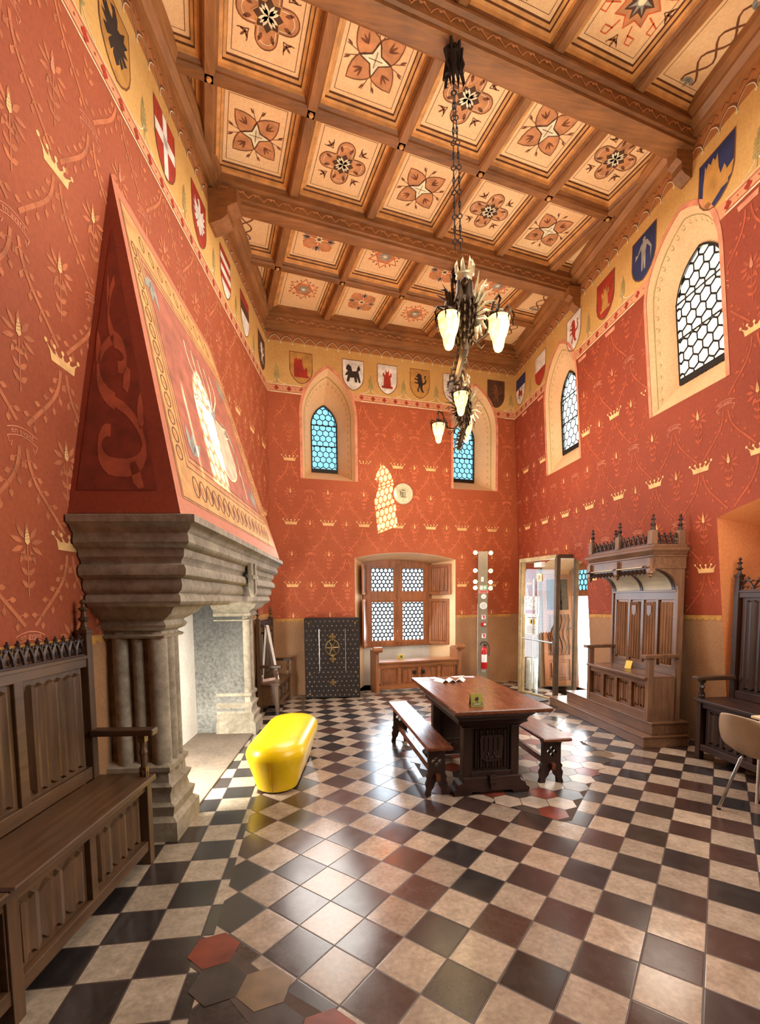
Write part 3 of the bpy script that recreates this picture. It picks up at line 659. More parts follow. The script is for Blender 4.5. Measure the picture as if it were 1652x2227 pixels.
def motif(p, x, y, k, kind):
    def sprig(a, r):
        cx, cy = x+r*cos(a), y+r*sin(a)
        for j in (-1, 1):
            B = bez((cx-.07*k*cos(a), cy-.07*k*sin(a)), (cx+j*.03*k*sin(a), cy-j*.03*k*cos(a)), (cx+j*.07*k*sin(a), cy-j*.07*k*cos(a)), (cx+.05*k*cos(a)+j*.09*k*sin(a), cy+.05*k*sin(a)-j*.09*k*cos(a)), 4)
            p.line(B, .012*k, 1)
            for q in (1, 2, 3): p.leaf(B[q][0], B[q][1], a+j*(.2+q*.6), .05*k, .025*k, 1)
        p.leaf(cx, cy, a, .08*k, .03*k, 1)
    if kind == 'quatrefoil':
        for q in range(4):
            a = PI/2*q; c, d = cos(a), sin(a); L = [(0,.12),(.12,.14)]+[(.25+.14*cos(t), .14*sin(t)) for t in [PI/2-PI*i/8 for i in range(9)]]+[(.12,-.14),(0,-.12)]
            P = [(x+k*(u*c-w*d), y+k*(u*d+w*c)) for u, w in L]; p.poly(P, 0, .002); p.line(P, .016*k, 1, .003)
            L2 = [(x+k*((u*.84)*c-w*.78*d), y+k*((u*.84)*d+w*.78*c)) for u, w in L]; p.line(L2, .008*k, 3, .004)
            for j in (-.06, .06): p.leaf(x+k*(.2*c-j*d), y+k*(.2*d+j*c), a+j*6, .12*k, .05*k, 1, .004)
            sprig(a+PI/4, .38*k)
        p.poly(star(x, y, .21*k, .155*k, 8), 6, .005); p.poly(star(x, y, .19*k, .14*k, 8), 2, .006)
        for q in range(4):
            for j in (-.35, 0, .35): p.leaf(x, y, PI/2*q+PI/4+j, .14*k, .05*k, 3, .007)
    elif kind == 'petals':
        for q in range(4):
            a = PI/2*q+PI/4; c, d = cos(a), sin(a); U = bez((0,.02),(.06,.2),(.26,.22),(.46,0), 7); P = [(x+k*(u*c-w*d), y+k*(u*d+w*c)) for u, w in U+[(u,-w) for u, w in U[-2::-1]]]
            p.poly(P, 0, .002); p.line(P, .016*k, 1, .003)
            for j in (-.5, 0, .5): p.leaf(x+k*.2*c, y+k*.2*d, a+j, .14*k, .03*k, 1, .004)
            for b in (-.18, .18): p.leaf(x+.34*k*cos(a+PI/4+b), y+.34*k*sin(a+PI/4+b), a+PI/4+b*3, .1*k, .03*k, 1); p.line([(x+.24*k*cos(a+PI/4+b*.5), y+.24*k*sin(a+PI/4+b*.5)),(x+.42*k*cos(a+PI/4+b), y+.42*k*sin(a+PI/4+b))], .009*k, 1)
        p.poly(star(x, y, .235*k, .10*k, 4), 2, .005); p.poly(star(x, y, .2*k, .08*k, 4), 3, .006); p.line([(x-.1*k,y),(x+.1*k,y)], .01*k, 1, .007); p.line([(x,y-.1*k),(x,y+.1*k)], .01*k, 1, .007)
    elif kind == 'hexagram':
        for r in (0, PI/3):
            P = [(x+.36*k*cos(r+PI/2+2*PI*i/3), y+.36*k*sin(r+PI/2+2*PI*i/3)) for i in range(3)]; p.line(P, .03*k, 5, .003+r*.001, True)
        p.disc(x, y, .19*k, 0, .002, 12); p.poly(star(x, y, .15*k, .08*k, 8), 4, .005); p.poly(star(x, y, .07*k, .03*k, 6), 3, .006)
        for q in range(6):
            a = PI/3*q
            for j in (-.16, .16): p.leaf(x+.26*k*cos(a+j), y+.26*k*sin(a+j), a+j, .07*k, .03*k, 1)
    elif kind == 'blossom':
        for q in range(4):
            a = PI/2*q+PI/4; c, d = cos(a), sin(a); P = [(x+k*(u*c-w*d), y+k*(u*d+w*c)) for u, w in [(.04,.02),(.16,.12),(.3,.12),(.37,0),(.3,-.12),(.16,-.12),(.04,-.02)]]
            p.poly(P, 0, .002); p.line(P, .014*k, 5, .003, True)
            b = a+PI/4
            for j in (-.5, 0, .5): p.leaf(x+.18*k*cos(b), y+.18*k*sin(b), b+j, .16*k, .05*k, 4 if j else 1, .004)
        p.poly(star(x, y, .12*k, .05*k, 6), 3, .005); p.disc(x, y, .04*k, 1, .006)
    elif kind == 'star':
        p.poly(star(x, y, .3*k, .2*k, 8), 0, .002); p.line(star(x, y, .3*k, .2*k, 8), .02*k, 5, .003, True); p.poly(star(x, y, .2*k, .12*k, 8), 2, .004); p.poly(star(x, y, .16*k, .06*k, 8), 4, .005); p.disc(x, y, .05*k, 3, .006)
        for q in range(4):
            a = PI/2*q; c, d = cos(a), sin(a); R = lambda u, w: (x+k*(u*c-w*d), y+k*(u*d+w*c))
            p.line([R(.24,.1),R(.42,.16),R(.42,.24),R(.34,.24),R(.34,.12)], .016*k, 5, .003); p.line([R(.24,-.1),R(.42,-.16),R(.42,-.24),R(.34,-.24),R(.34,-.12)], .016*k, 5, .003); sprig(a, .44*k)
    else:
        U = [(x+.1*k*sin(t*.9), y+k*(-.42+.84*i/16)) for i, t in [(i, i*PI/4) for i in range(17)]]; Z = [(2*x-a, b) for a, b in U]
        p.line(U, .025*k, 1); p.line(Z, .025*k, 1, .003)
        for s_ in (-1, 1):
            for j in (-1, 0, 1): p.leaf(x, y+s_*.36*k, s_*PI/2+j*.9, .12*k, .05*k, 4, .004)
KIND = {(1,0):['scroll','quatrefoil','petals','quatrefoil','petals','quatrefoil','scroll'], (1,1):['scroll','petals','quatrefoil','petals','quatrefoil','petals','scroll'],
        (2,0):['scroll','scroll','blossom','hexagram','blossom','hexagram','scroll'], (2,1):['scroll','scroll','hexagram','blossom','hexagram','blossom','scroll'],
        (0,0):['scroll','star','star','star','star','star','scroll'], (0,1):['scroll','star','star','star','star','scroll','scroll']}
CMAP = lambda a, b, d: CM @ V((a, b, 6.125+d))
for si, (b0, bm, b1) in enumerate(BS):
    for h in (0, 1):
        y0, y1 = ((b0,bm-.05),(bm+.05,b1))[h]
        for i in range(len(AG)-1):
            x0, x1 = AG[i]+.05, AG[i+1]-.05; mb = MB(CM)
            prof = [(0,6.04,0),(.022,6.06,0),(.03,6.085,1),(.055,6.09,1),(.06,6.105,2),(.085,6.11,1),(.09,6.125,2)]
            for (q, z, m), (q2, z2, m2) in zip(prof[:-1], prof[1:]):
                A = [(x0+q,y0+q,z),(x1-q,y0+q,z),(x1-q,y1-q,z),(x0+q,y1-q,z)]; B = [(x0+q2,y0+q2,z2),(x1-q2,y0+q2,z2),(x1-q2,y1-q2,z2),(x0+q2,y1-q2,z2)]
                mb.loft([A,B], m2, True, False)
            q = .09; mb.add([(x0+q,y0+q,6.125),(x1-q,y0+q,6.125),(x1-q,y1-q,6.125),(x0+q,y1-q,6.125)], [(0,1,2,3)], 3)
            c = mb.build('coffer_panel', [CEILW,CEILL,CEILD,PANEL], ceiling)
            pt = Paint(CMAP, .002); q = .125; pt.line([(x0+q,y0+q),(x1-q,y0+q),(x1-q,y1-q),(x0+q,y1-q)], .006, 1, None, True)
            yy1 = min(y1, 3.05 if si == 2 else y1)
            motif(pt, (x0+x1)/2, (y0+yy1)/2, .62 if KIND[si,h][i] != 'scroll' else .7, KIND[si,h][i]); pt.build('painted_motif', MOT, c)
def beam(x0, x1, b0, b1, skew=0, b1r=None):
    """carved main beam: flat faces with stepped mouldings along the lower edges"""
    mb = MB(CM)
    def sec(x, q0, q1):
        return [(x,q0,6.18),(x,q0,6.0),(x,q0-.03,5.985),(x,q0-.03,5.965),(x,q0,5.95),(x,q0,5.85),(x,q0+.02,5.84),(x,q0+.02,5.81),(x,q0+.05,5.8),(x,q1-.07,5.8),(x,q1-.06,5.815),(x,q1-.035,5.815),(x,q1-.03,5.83),(x,q1,5.84),(x,q1,5.95),(x,q1+.03,5.965),(x,q1+.03,5.985),(x,q1,6.0),(x,q1,6.18)]
    mb.loft([sec(x0,b0,b1),sec(x1,b0+skew,(b1r if b1r is not None else b1+skew))]); o = mb.build('ceiling_beam', CEILW, ceiling)
    p = Paint(lambda s, z, d: CM @ V((s, b0+skew*(s-x0)/(x1-x0)+d, z)), .004)
    n = int((x1-x0)/.16)
    for i in range(n):
        s = x0+i*.16; p.line(bez((s,5.87),(s+.05,5.94),(s+.09,5.94),(s+.16,5.88), 5), .008, 0); p.leaf(s+.08, 5.9, PI/2, .03, .03, 0); p.leaf(s+.1, 5.93, -.6, .03, .02, 0)
    p.build('painted_scroll', [PTAN], o)
    return o
beam(-1.6, 4.4, -3.2, -2.96); beam(-1.6, 4.4, -1.14, -.92); beam(-1.6, 4.4, .95, 1.17)
# beam lying along the back wall
mb = MB(); mb.loft([[WB(s,z,o) for o,z in ((.06,6.18),(-.2,6.18),(-.2,6.01),(-.23,6.0),(-.23,5.975),(-.2,5.965),(-.2,5.88),(-.12,5.86),(-.06,5.83),(-.06,5.82),(.06,5.82))] for s in (-.1,4.55)]); wb = mb.build('ceiling_beam', CEILW, ceiling)
p = Paint(lambda s,z,d: WB(s,z,-.2+d), .004)
for i in range(27): s = .1+i*.16; p.line(bez((s,5.89),(s+.05,5.95),(s+.09,5.95),(s+.16,5.9), 5), .008, 0); p.leaf(s+.08, 5.91, PI/2, .03, .03, 0)
p.build('painted_scroll', [PTAN], wb)
# wall plates and corbels
for k, (fn, s0, s1) in enumerate(((WL,-3,4.95),(WR,0,9))):
    mb = MB(); mb.loft([[fn(s,z,o) for o,z in ((.05,6.18),(-.13,6.18),(-.13,6.05),(-.10,6.0),(-.10,5.97),(-.05,5.93),(-.04,5.88),(.05,5.88))] for s in (s0,s1)]); struct(mb.build('trim_%d' % (k+2), CEILWY))
def corbel(fn, s, w, name, k):
    mb = MB(); mb.loft([[fn(s+q,5.84-(5.84-z)*(.6+.4*k),o*k if o < 0 else o) for o,z in ((.03,5.84),(-.3,5.84),(-.3,5.70),(-.24,5.68),(-.2,5.66),(-.2,5.58),(-.14,5.54),(-.03,5.5),(.03,5.5))] for q in (-w/2,w/2)]); struct(mb.build(name, [CEILW]))
corbel(WL, 2.5, .2, 'trim_4', 1); corbel(WR, 4.2, .13, 'trim_5', .55); corbel(WR, 2.2, .13, 'trim_6', .55); corbel(WL, .3, .2, 'trim_7', 1)
# ------------------------------------------------------------------ fireplace (local: x along the wall, y into the wall)
FP = thing('fireplace', 'huge grey stone fireplace with tall painted pyramid hood on the left wall', 'fireplace', (-.62,2.883,0), rad(84.07))
LM = 3.36
def uring(i, z, L=LM, yb=.72): return [(i,yb,z),(i,i,z),(L-i,i,z),(L-i,yb,z)]
prof = [(.06,2.115),(.0,2.10),(.0,2.06),(.03,2.045),(.045,2.02),(.065,2.005),(.06,1.98),(.055,1.95),(.075,1.925),(.10,1.915),(.105,1.87),(.125,1.85),(.13,1.83),(.105,1.82),(.09,1.79),(.095,1.76),(.12,1.745),(.14,1.74),(.13,1.70),(.14,1.67),(.17,1.65),(.155,1.635),(.15,1.60),(.17,1.575),(.2,1.565)]
mb = MB(); mb.loft([uring(i, z) for i, z in prof]); mb.build('mantel', STONE, FP, True)
mb = MB(); x, z, w = 1.78, 1.63, .24
mb.prism([(a, b) for a, b in shield_poly(x, z, w, .32)], lambda a, b, d: (a, .075-d, b), 0, .035); mb.prism([(x-.02,z+.03),(x+.02,z+.03),(x+.02,z+.32),(x-.02,z+.32)], lambda a, b, d: (a, .04-d, b), 0, .015); mb.prism([(x-.11,z+.17),(x+.11,z+.17),(x+.11,z+.21),(x-.11,z+.21)], lambda a, b, d: (a, .04-d, b), 0, .015)
mb.build('carved_shield', STONE, FP, False, .004)
def pier(t0, t1, dz):
    YP = .36
    r = bpy.data.objects.new('pier', None); COL.objects.link(r); r.parent = FP
    def q(o, z, y0=.36): return [(t0-o, .75, z), (t0-o, y0-o, z), (t1+o, y0-o, z), (t1+o, .75, z)]
    mb = MB(); mb.loft([q(-.04,.4), q(-.04,1.4)]); yy = .40
    for x, y, rr in ((t0+.05,yy+.01,.062),(t1-.05,yy+.01,.062),((t0+t1)/2,yy-.01,.05),(t0+.04,yy+.13,.04),(t0+.04,yy+.24,.055),(t0+.04,yy+.36,.03),(t1-.04,yy+.14,.04),(t1-.04,yy+.27,.055)): mb.lathe([(rr,.42),(rr,1.4)], 14, (x,y,0))
    mb.build('shaft', STONE, r, True)
    mb = MB(); mb.loft([q(o, z) for o, z in ((-.03,1.355),(.02,1.36),(.03,1.375),(.0,1.39),(.0,1.405),(.035,1.42),(.05,1.445),(.035,1.465),(.03,1.475),(.07,1.50),(.11,1.525),(.13,1.555),(.16,1.575),(.16,1.60))]); mb.build('capital', STONE, r, True)
    mb = MB(); mb.loft([q(o, z) for o, z in ((.075,0),(.075,.13),(.055,.15),(.04,.16),(.05,.2),(.055,.23),(.025,.25),(.015,.3),(.03,.33),(.04,.36),(.01,.38),(.005,.44),(.025,.46),(.025,.49),(-.01,.515),(-.04,.53))]); mb.build('pier_base', STONE, r, True)
pier(.36,.66,0); pier(2.86,3.14,0)
# firebox
mb = MB(); mb.bx(.64,2.9,.99,1.07,.0,2.05); mb.build('firebox_back', WHITEW, FP)
mb = MB(); mb.bx(.56,.64,.46,1.05,.0,2.05); mb.build('firebox_side', WHITEW, FP)
mb = MB(); mb.bx(2.84,2.92,.42,1.05,.0,2.05); mb.build('firebox_side', STONED, FP, label='rough dark stone side')
mb = MB(); mb.bx(.56,2.92,.3,1.06,2.0,2.08); mb.build('firebox_top', STONED, FP)
mb = MB(); mb.bx(.50,1.55,.32,1.02,-.03,.018); mb.bx(1.56,2.86,.32,1.02,-.03,.017); mb.build('hearth_slab', stone('hearth_stone',(128,112,96),(84,74,64),30,.5), FP, False, .006)
# hood
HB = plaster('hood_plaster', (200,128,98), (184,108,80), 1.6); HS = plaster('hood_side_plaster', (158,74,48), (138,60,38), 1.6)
hA, hB_, hC, hD = V((.035,.09,2.112)), V((3.15,.0106,2.112)), V((2.36,.57,4.30)), V((.58,.64,4.40))
sA, sB = V((.035,.80,2.112)), V((3.15,.72,2.112))
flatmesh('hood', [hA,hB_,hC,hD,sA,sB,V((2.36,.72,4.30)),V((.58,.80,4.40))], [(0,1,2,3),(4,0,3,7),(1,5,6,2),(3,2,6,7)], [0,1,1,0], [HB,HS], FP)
nH = (hB_-hA).cross(hD-hA).normalized()
def HF(u, v, d=0):
    p = hA.lerp(hB_, u).lerp(hD.lerp(hC, u), v); return p-nH*(d if nH.y < 0 else -d)  # painted face
p = Paint(HF, .003); M_ = [plain('hood_ochre',(206,154,96),.8), plain('hood_panel',(168,100,80),.8), PBROWN, CREAM, PGREY, PPINK, PTAN, plain('hood_light',(226,184,160),.8)]
def frame(a, b, c, d, mi, off):
    for q in ((0,1),): pass
    p.poly([(a,c),(1-a,c),(1-b,d),(b,d)], mi, off); p.poly([(a,1-c),(1-a,1-c),(1-b,1-d),(b,1-d)], mi, off); p.poly([(a,c),(b,d),(b,1-d),(a,1-c)], mi, off); p.poly([(1-a,c),(1-b,d),(1-b,1-d),(1-a,1-c)], mi, off)
frame(.03,.105,.05,.17,0,.003); frame(.105,.13,.17,.20,6,.0032); p.poly([(.13,.20),(.87,.20),(.87,.80),(.13,.80)], 1, .003)
for a, c in ((.035,.055),(.10,.163),(.118,.185),(.132,.203)): p.line([(a,c),(1-a,c),(1-a,1-c),(a,1-c)], .005, 2, .004, True)
def circ(x, y, r, rs): return [(x+r*cos(PI*i/5), y+r*rs*sin(PI*i/5)) for i in range(10)]
for i in range(17):
    x = .13+.74*i/16; p.line(circ(x,.11,.017,1.9), .004, 2, .005, True); p.disc(x,.11,.007,6,.005,6,1.8); p.line([(x+.018,.09),(x+.028,.13)], .004, 2, .005)
for i in range(13):
    y = .19+.62*i/12
    for x in (.068,.932): p.line(circ(x,y,.016,1.3), .004, 2, .005, True); p.disc(x,y,.006,6,.005,6)
for i in range(10): p.line(circ(.16+.68*i/9,.89,.015,1.6), .004, 2, .005, True)
p.poly([(a, b) for a, b in shield_poly(.53,.26,.26,.24)], 7, .004); p.line(shield_poly(.53,.26,.26,.24), .008, 3, .005, True)
for a in range(5): p.line(bez((.53,.5),(.45+.04*a,.6),(.36+.09*a,.62),(.40+.07*a,.72), 6), .008, 3, .005)
for sg in (-1, 1):
    for k in range(4): p.line(bez((.53+sg*.10,.52-.02*k),(.53+sg*(.2+.02*k),.56),(.53+sg*(.24-.02*k),.44-.05*k),(.53+sg*.17,.38-.05*k), 6), .007, 3 if k % 2 else 4, .005)
    for y0, y1 in ((.22,.36),(.78,.66)):
        for j in range(3): p.leaf(.5+sg*.33, y0, (PI/2 if y1 > y0 else -PI/2)+sg*(j-1)*.5+sg*.4, .1, .03, 4, .005)
p.poly(star(.53,.53,.05,.03,5), 4, .006)
p.build('painted_face', M_, FP)
def HSd(u, v, d=0): a = hA.lerp(sA, 1-u); return a.lerp(hD, v)+V((-d*0,0,0))
nS = (hD-hA).cross(sA-hA).normalized()
def HSf(u, v, d=0): return sA.lerp(hA, u).lerp(hD, v)-nS*(d if nS.x < 0 else -d)
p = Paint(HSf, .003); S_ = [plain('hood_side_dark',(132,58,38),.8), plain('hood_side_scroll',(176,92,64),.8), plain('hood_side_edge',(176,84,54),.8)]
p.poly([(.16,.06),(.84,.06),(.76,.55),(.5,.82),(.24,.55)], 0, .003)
for B in (bez((.5,.12),(.9,.1),(.85,.26),(.5,.3),10), bez((.5,.12),(.28,.12),(.3,.24),(.45,.22),8), bez((.5,.3),(.2,.34),(.2,.46),(.5,.48),10), bez((.5,.48),(.72,.47),(.7,.38),(.55,.4),8), bez((.5,.48),(.34,.55),(.4,.62),(.55,.66),8)):
    p.line([(a, b) for a, b in B], [.05-.002*i for i in range(len(B))], 1, .004)
for x, y, a in ((.75,.22,1.),(.3,.40,2.2),(.62,.13,-.5),(.42,.56,2.),(.6,.34,.4)): p.leaf(x, y, a, .13, .07, 1, .004)
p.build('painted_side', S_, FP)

# ------------------------------------------------------------------ Gothic settles
def fin_prof(k): return [(.03*k,0),(.03*k,.015*k),(.022*k,.02*k),(.016*k,.05*k),(.03*k,.065*k),(.034*k,.075*k),(.018*k,.085*k),(.013*k,.12*k),(.026*k,.13*k),(.028*k,.14*k),(.012*k,.15*k),(.01*k,.165*k),(.02*k,.175*k),(.012*k,.19*k),(.002,.2*k)]
def cresting(mb, x0, x1, z0, h, y, n):
    w = (x1-x0)/n
    mb.bx(x0,x1,y-.012,y+.012,z0,z0+h*.1)
    for i in range(n):
        a = x0+i*w
        for p_, q in (((a,z0+h*.08),(a+w,z0+h*.78)),((a+w,z0+h*.08),(a,z0+h*.78))):
            sgn = 1 if q[0] > p_[0] else -1
            B = bez((p_[0],y,p_[1]),(p_[0]+sgn*w*.02,y,p_[1]+h*.45),(q[0]-sgn*w*.35,y,q[1]-h*.05),(q[0]-sgn*w*.5,y,q[1]+h*.05), 5); mb.tube(B, .009, 5)
        for s_ in (-1, 1): mb.tube([(a+w/2+s_*w*.34,y,z0+h*.18),(a+w/2+s_*w*.12,y,z0+h*.34),(a+w/2,y,z0+h*.16)], .006, 4)
        c = a+w/2
        mb.tube([(c,y,z0+h*.7),(c,y,z0+h*1.0)], [.012,.004], 5); mb.tube([(c-w*.17,y,z0+h*.86),(c,y,z0+h*.80),(c+w*.17,y,z0+h*.86)], .008, 5)
        mb.tube([(a,y,z0+h*.72),(a+w*.2,y,z0+h*.62),(a+w*.5,y,z0+h*.8),(a+w*.8,y,z0+h*.62),(a+w,y,z0+h*.72)], .007, 5)
def panel_obj(name, par, x0, x1, z0, z1, y, dep, folds, mat, back=.006, cut=.035):
    mb = MB(); mb.bx(x0-.004,x1+.004,y,y+back,z0-.004,z1+.004); linenfold(mb, x0+.012, x1-.012, z0+.01, z1-.01, y, dep, folds, cut=cut)
    return mb.build(name, mat, par, True)
def settle(label, loc, rz, W, D, hs, ha, hr, hc, hf, n, nb, group=None, m=None, mid=None, nc=None, fold=3):
    mx, mz = m or (OAK, OAKZ); r = thing('settle', label, 'settle', loc, rz, group); p_ = .055
    mb = MB(); mb.bx(-.015,W+.015,-.025,D-.05,hs-.032,hs); mb.build('seat', mx, r, False, .006)
    for x in (0, W-p_):
        mb = MB(); mb.bx(x,x+p_,0,p_,0,hs-.03); mb.build('front_leg', mz, r, False, .004)
        mb = MB(); mb.bx(x,x+p_,D-p_,D,0,hc+.02); mb.bx(x-.006,x+p_+.006,D-p_-.006,D+.006,hc+.0,hc+.025); b = mb.build('back_post', mz, r, False, .004)
        k = (hf-hc-.02)/.2; mb = MB(); mb.lathe(fin_prof(k), 8, (x+p_/2,D-p_/2,hc+.02)); mb.build('finial', mz, b)
        mb = MB(); c = (x+p_/2, p_/2); mb.bx(x+.008,x+p_-.008,.008,p_-.008,hs-.01,hs+.06); mb.lathe([(.02,0),(.026,.03),(.015,.05),(.02,.45*(ha-hs)),(.026,.5*(ha-hs)),(.016,.6*(ha-hs)),(.022,ha-hs-.03)], 8, (c[0],c[1],hs)); mb.bx(x+.006,x+p_-.006,.006,p_-.006,hs+.72*(ha-hs),ha-.03); a = mb.build('arm_post', mz, r)
        mb = MB(); mb.bx(x-.012,x+p_+.012,-.05,D-p_+.01,ha-.04,ha); mb.build('armrest', OAKY, r, False, .008)
        mb = MB(); mb.bx(x+.012,x+p_-.012,p_,D-p_,.1,hs-.03); mb.build('side_panel', mx, r)
    mb = MB(); mb.bx(p_,W-p_,.012,.045,hs-.085,hs-.03); mb.bx(p_,W-p_,.008,.05,.09,.15); w = (W-2*p_)/n
    for i in range(1, n): mb.bx(p_+i*w-.025,p_+i*w+.025,.012,.045,.14,hs-.08)
    mb.build('front_frame', mx, r, False, .003)
    if mid:
        mb = MB(); mb.bx(mid-.045,mid-.02,-.028,D-.06,hs-.005,hs+.003); mb.build('lid_strap', DARKO, r)
        mb = MB(); mb.bx(mid-.03,mid+.03,.0,.06,0,hs-.04); mb.build('front_leg', mz, r, False, .004)
    for i in range(n): panel_obj('front_panel', r, p_+i*w+.03, p_+(i+1)*w-.03, .155, hs-.09, .04, .024, fold, mz, cut=.05)
    yb = D-p_; w = (W-2*p_)/nb; mb = MB()
    mb.bx(p_,W-p_,yb+.008,yb+.045,hr-.06,hr); mb.bx(p_,W-p_,yb+.008,yb+.045,hs,hs+.075); mb.bx(p_,W-p_,yb+.0,yb+.05,hr-.012,hr+.01)
    for i in range(1, nb): mb.bx(p_+i*w-.03,p_+i*w+.03,yb+.008,yb+.045,hs+.07,hr-.05)
    mb.build('back_frame', mx, r, False, .004)
    for i in range(nb): panel_obj('back_panel', r, p_+i*w+.034, p_+(i+1)*w-.034, hs+.08, hr-.065, yb+.028, .028, fold, mz)
    mb = MB(); cresting(mb, p_, W-p_, hr+.005, hc-hr, yb+.025, nc or nb*5); mb.build('cresting', DARKO, r)
    return r
Xl = V((.138,.9904,0))
o = V((-.955,2.99,0))-Xl*2.26
settle('long dark oak settle with pierced cresting in the left foreground', o, rad(82.06), 2.26, .365, .545, .84, 1.28, 1.415, 1.62, 4, 4, None, (OAK, OAKZ), 1.14, 32, 3)
settle('dark oak settle in the far left corner beyond the fireplace', (-.40,6.74,0), rad(81.3), .90, .30, .42, .68, 1.2, 1.31, 1.5, 3, 3, None, None, None, 14)
settle('dark oak settle standing in the wall niche at the right edge', (3.79,4.02,0), rad(-92.9), 1.75, .40, .60, .82, 1.64, 1.78, 1.97, 3, 3, None, (DARKO, DARKOZ), None, 12)
# white easel frame on the far settle
e = thing('display_easel', 'white wooden A-shaped frame standing on the far settle seat', 'easel', (-.665,6.93,.421), rad(40))
WPAINT = plain('white_paint', (238,232,222), .5, 0, .05)
mb = MB(); mb.tube([(.02,-.02,.0),(.12,.0,.80)], .02, 4); mb.build('left_leg', WPAINT, e)
mb = MB(); mb.loft([[(.27,-.035,0),(.31,-.035,0),(.31,.03,0),(.27,.03,0)],[(.10,-.035,.82),(.145,-.035,.82),(.145,.03,.82),(.10,.03,.82)]]); lg = mb.build('right_leg', WPAINT, e)
mb = MB(); mb.bx(.03,.28,-.03,.0,.0,.035); mb.build('ledge', plain('pinkish_wood',(222,190,176),.5), e)

# ------------------------------------------------------------------ studded strongbox
ch = thing('strongbox', 'tall black iron strongbox covered in round studs against back wall', 'strongbox', (-.025,7.60,0), rad(-4))
mb = MB(); W_, H_ = .885, 1.305; mb.bx(0,W_,0,.33,0.02,H_)
mb.bx(0,W_,-.012,.0,.02,.10); mb.bx(0,W_,-.012,0,H_-.14,H_); mb.bx(0,.14,-.012,0,.1,H_-.14); mb.bx(W_-.14,W_,-.012,0,.1,H_-.14); mb.bx(.14,W_-.14,-.008,0,.1,.46)
for j in range(17):
    for i in range(12):
        x = .035+i*.074+(.037 if j % 2 else 0); z = .055+j*.075
        if x > W_-.02: continue
        mb.lathe([(.013,0),(.012,.006),(.007,.012),(.001,.014)], 7, (x,0 if (.15 < x < W_-.15 and z > .47 and z < H_-.15) else -.012,z), 'y', 1) if False else mb.ball((x, -.004 if (.15 < x < W_-.15 and .47 < z < H_-.15) else -.014, z), .0125, 6, 1)
mb.build('body', [IRON, plain('stud_iron',(124,104,88),.35,.5)], ch)
for x in (.235, .655): mb = MB(); mb.bx(x-.006,x+.006,-.02,0,.45,1.13); mb.build('iron_bar', STEEL, ch)
BR = plain('aged_brass',(120,98,62),.4,.7)
for z, k in ((1.0,.06),(.64,.06),(.26,.05)):
    mb = MB()
    for q in range(4): mb.ball((.445+k*.6*cos(q*PI/2), -.012, z+k*.6*sin(q*PI/2)), k*.5, 8, 0)
    mb.ball((.445,-.02,z), k*.45, 8, 0); mb.build('rosette', BR, ch)
mb = MB(); ring = [(.445+.11*cos(t*PI/8), -.014, .83+.13*sin(t*PI/8)) for t in range(17)]; mb.tube(ring, .012, 5)
for t in range(6): mb.tube([(.445,-.014,.83),(.445+.1*cos(t*PI/3),-.014,.83+.12*sin(t*PI/3))], .012, 5)
mb.build('lock_plate', BR, ch)
for x, z in ((.07,.08),(.815,.1),(.07,.4),(.815,.42),(.07,1.22),(.815,1.22)):
    mb = MB(); mb.ball((x,-.018,z), .024, 8); mb.build('corner_boss', BR, ch)

# ------------------------------------------------------------------ chest bench below the window
wb_ = thing('chest_bench', 'low carved chest bench standing below the big window', 'bench', (1.16,7.80,0), a8)
W_ = 1.60; mb = MB(); mb.bx(.05,W_-.05,-.01,.34,.50,.53); mb.build('seat', HONEYX, wb_, False, .005)
for x, s_ in ((0, 1), (W_-.06, -1)):
    mb = MB(); mb.prism([(0,0),(.36,0),(.36,.70),(.30,.74),(.18,.70),(.08,.74),(.0,.78),(-.03,.76),(-.02,.72),(.02,.66),(.0,.5)], lambda a, b, d: (x+d, a, b), 0, .06); mb.build('end_panel', HONEY, wb_, False, .006)
    mb = MB(); mb.lathe([(.045,-.05),(.05,-.03),(.05,.09),(.045,.11)], 12, (x+.0,.0,.745), 'x'); mb.build('arm_scroll', HONEYX, wb_, True)
mb = MB(); mb.bx(.06,W_-.06,.015,.05,.42,.50); mb.bx(.06,W_-.06,.015,.05,.05,.12); w = (W_-.12)/4
for i in range(1, 4): mb.bx(.06+i*w-.03,.06+i*w+.03,.015,.05,.1,.45)
mb.build('front_frame', HONEYX, wb_, False, .003)
for i in range(4): panel_obj('front_panel', wb_, .06+i*w+.035, .06+(i+1)*w-.035, .125, .415, .045, .022, 4, HONEY, cut=.03)
for x in (.70,.86): mb = MB(); mb.bx(x-.03,x+.03,-.005,.02,.30,.36); mb.tube([(x-.02,-.01,.33),(x,-.02,.29),(x+.02,-.01,.33)], .007, 5); mb.build('iron_clasp', IRON, wb_)
YC = plain('card_yellow', (226,196,70), .5, 0, .05); OLIVE = plain('card_olive', (150,140,40), .5, 0, .08)
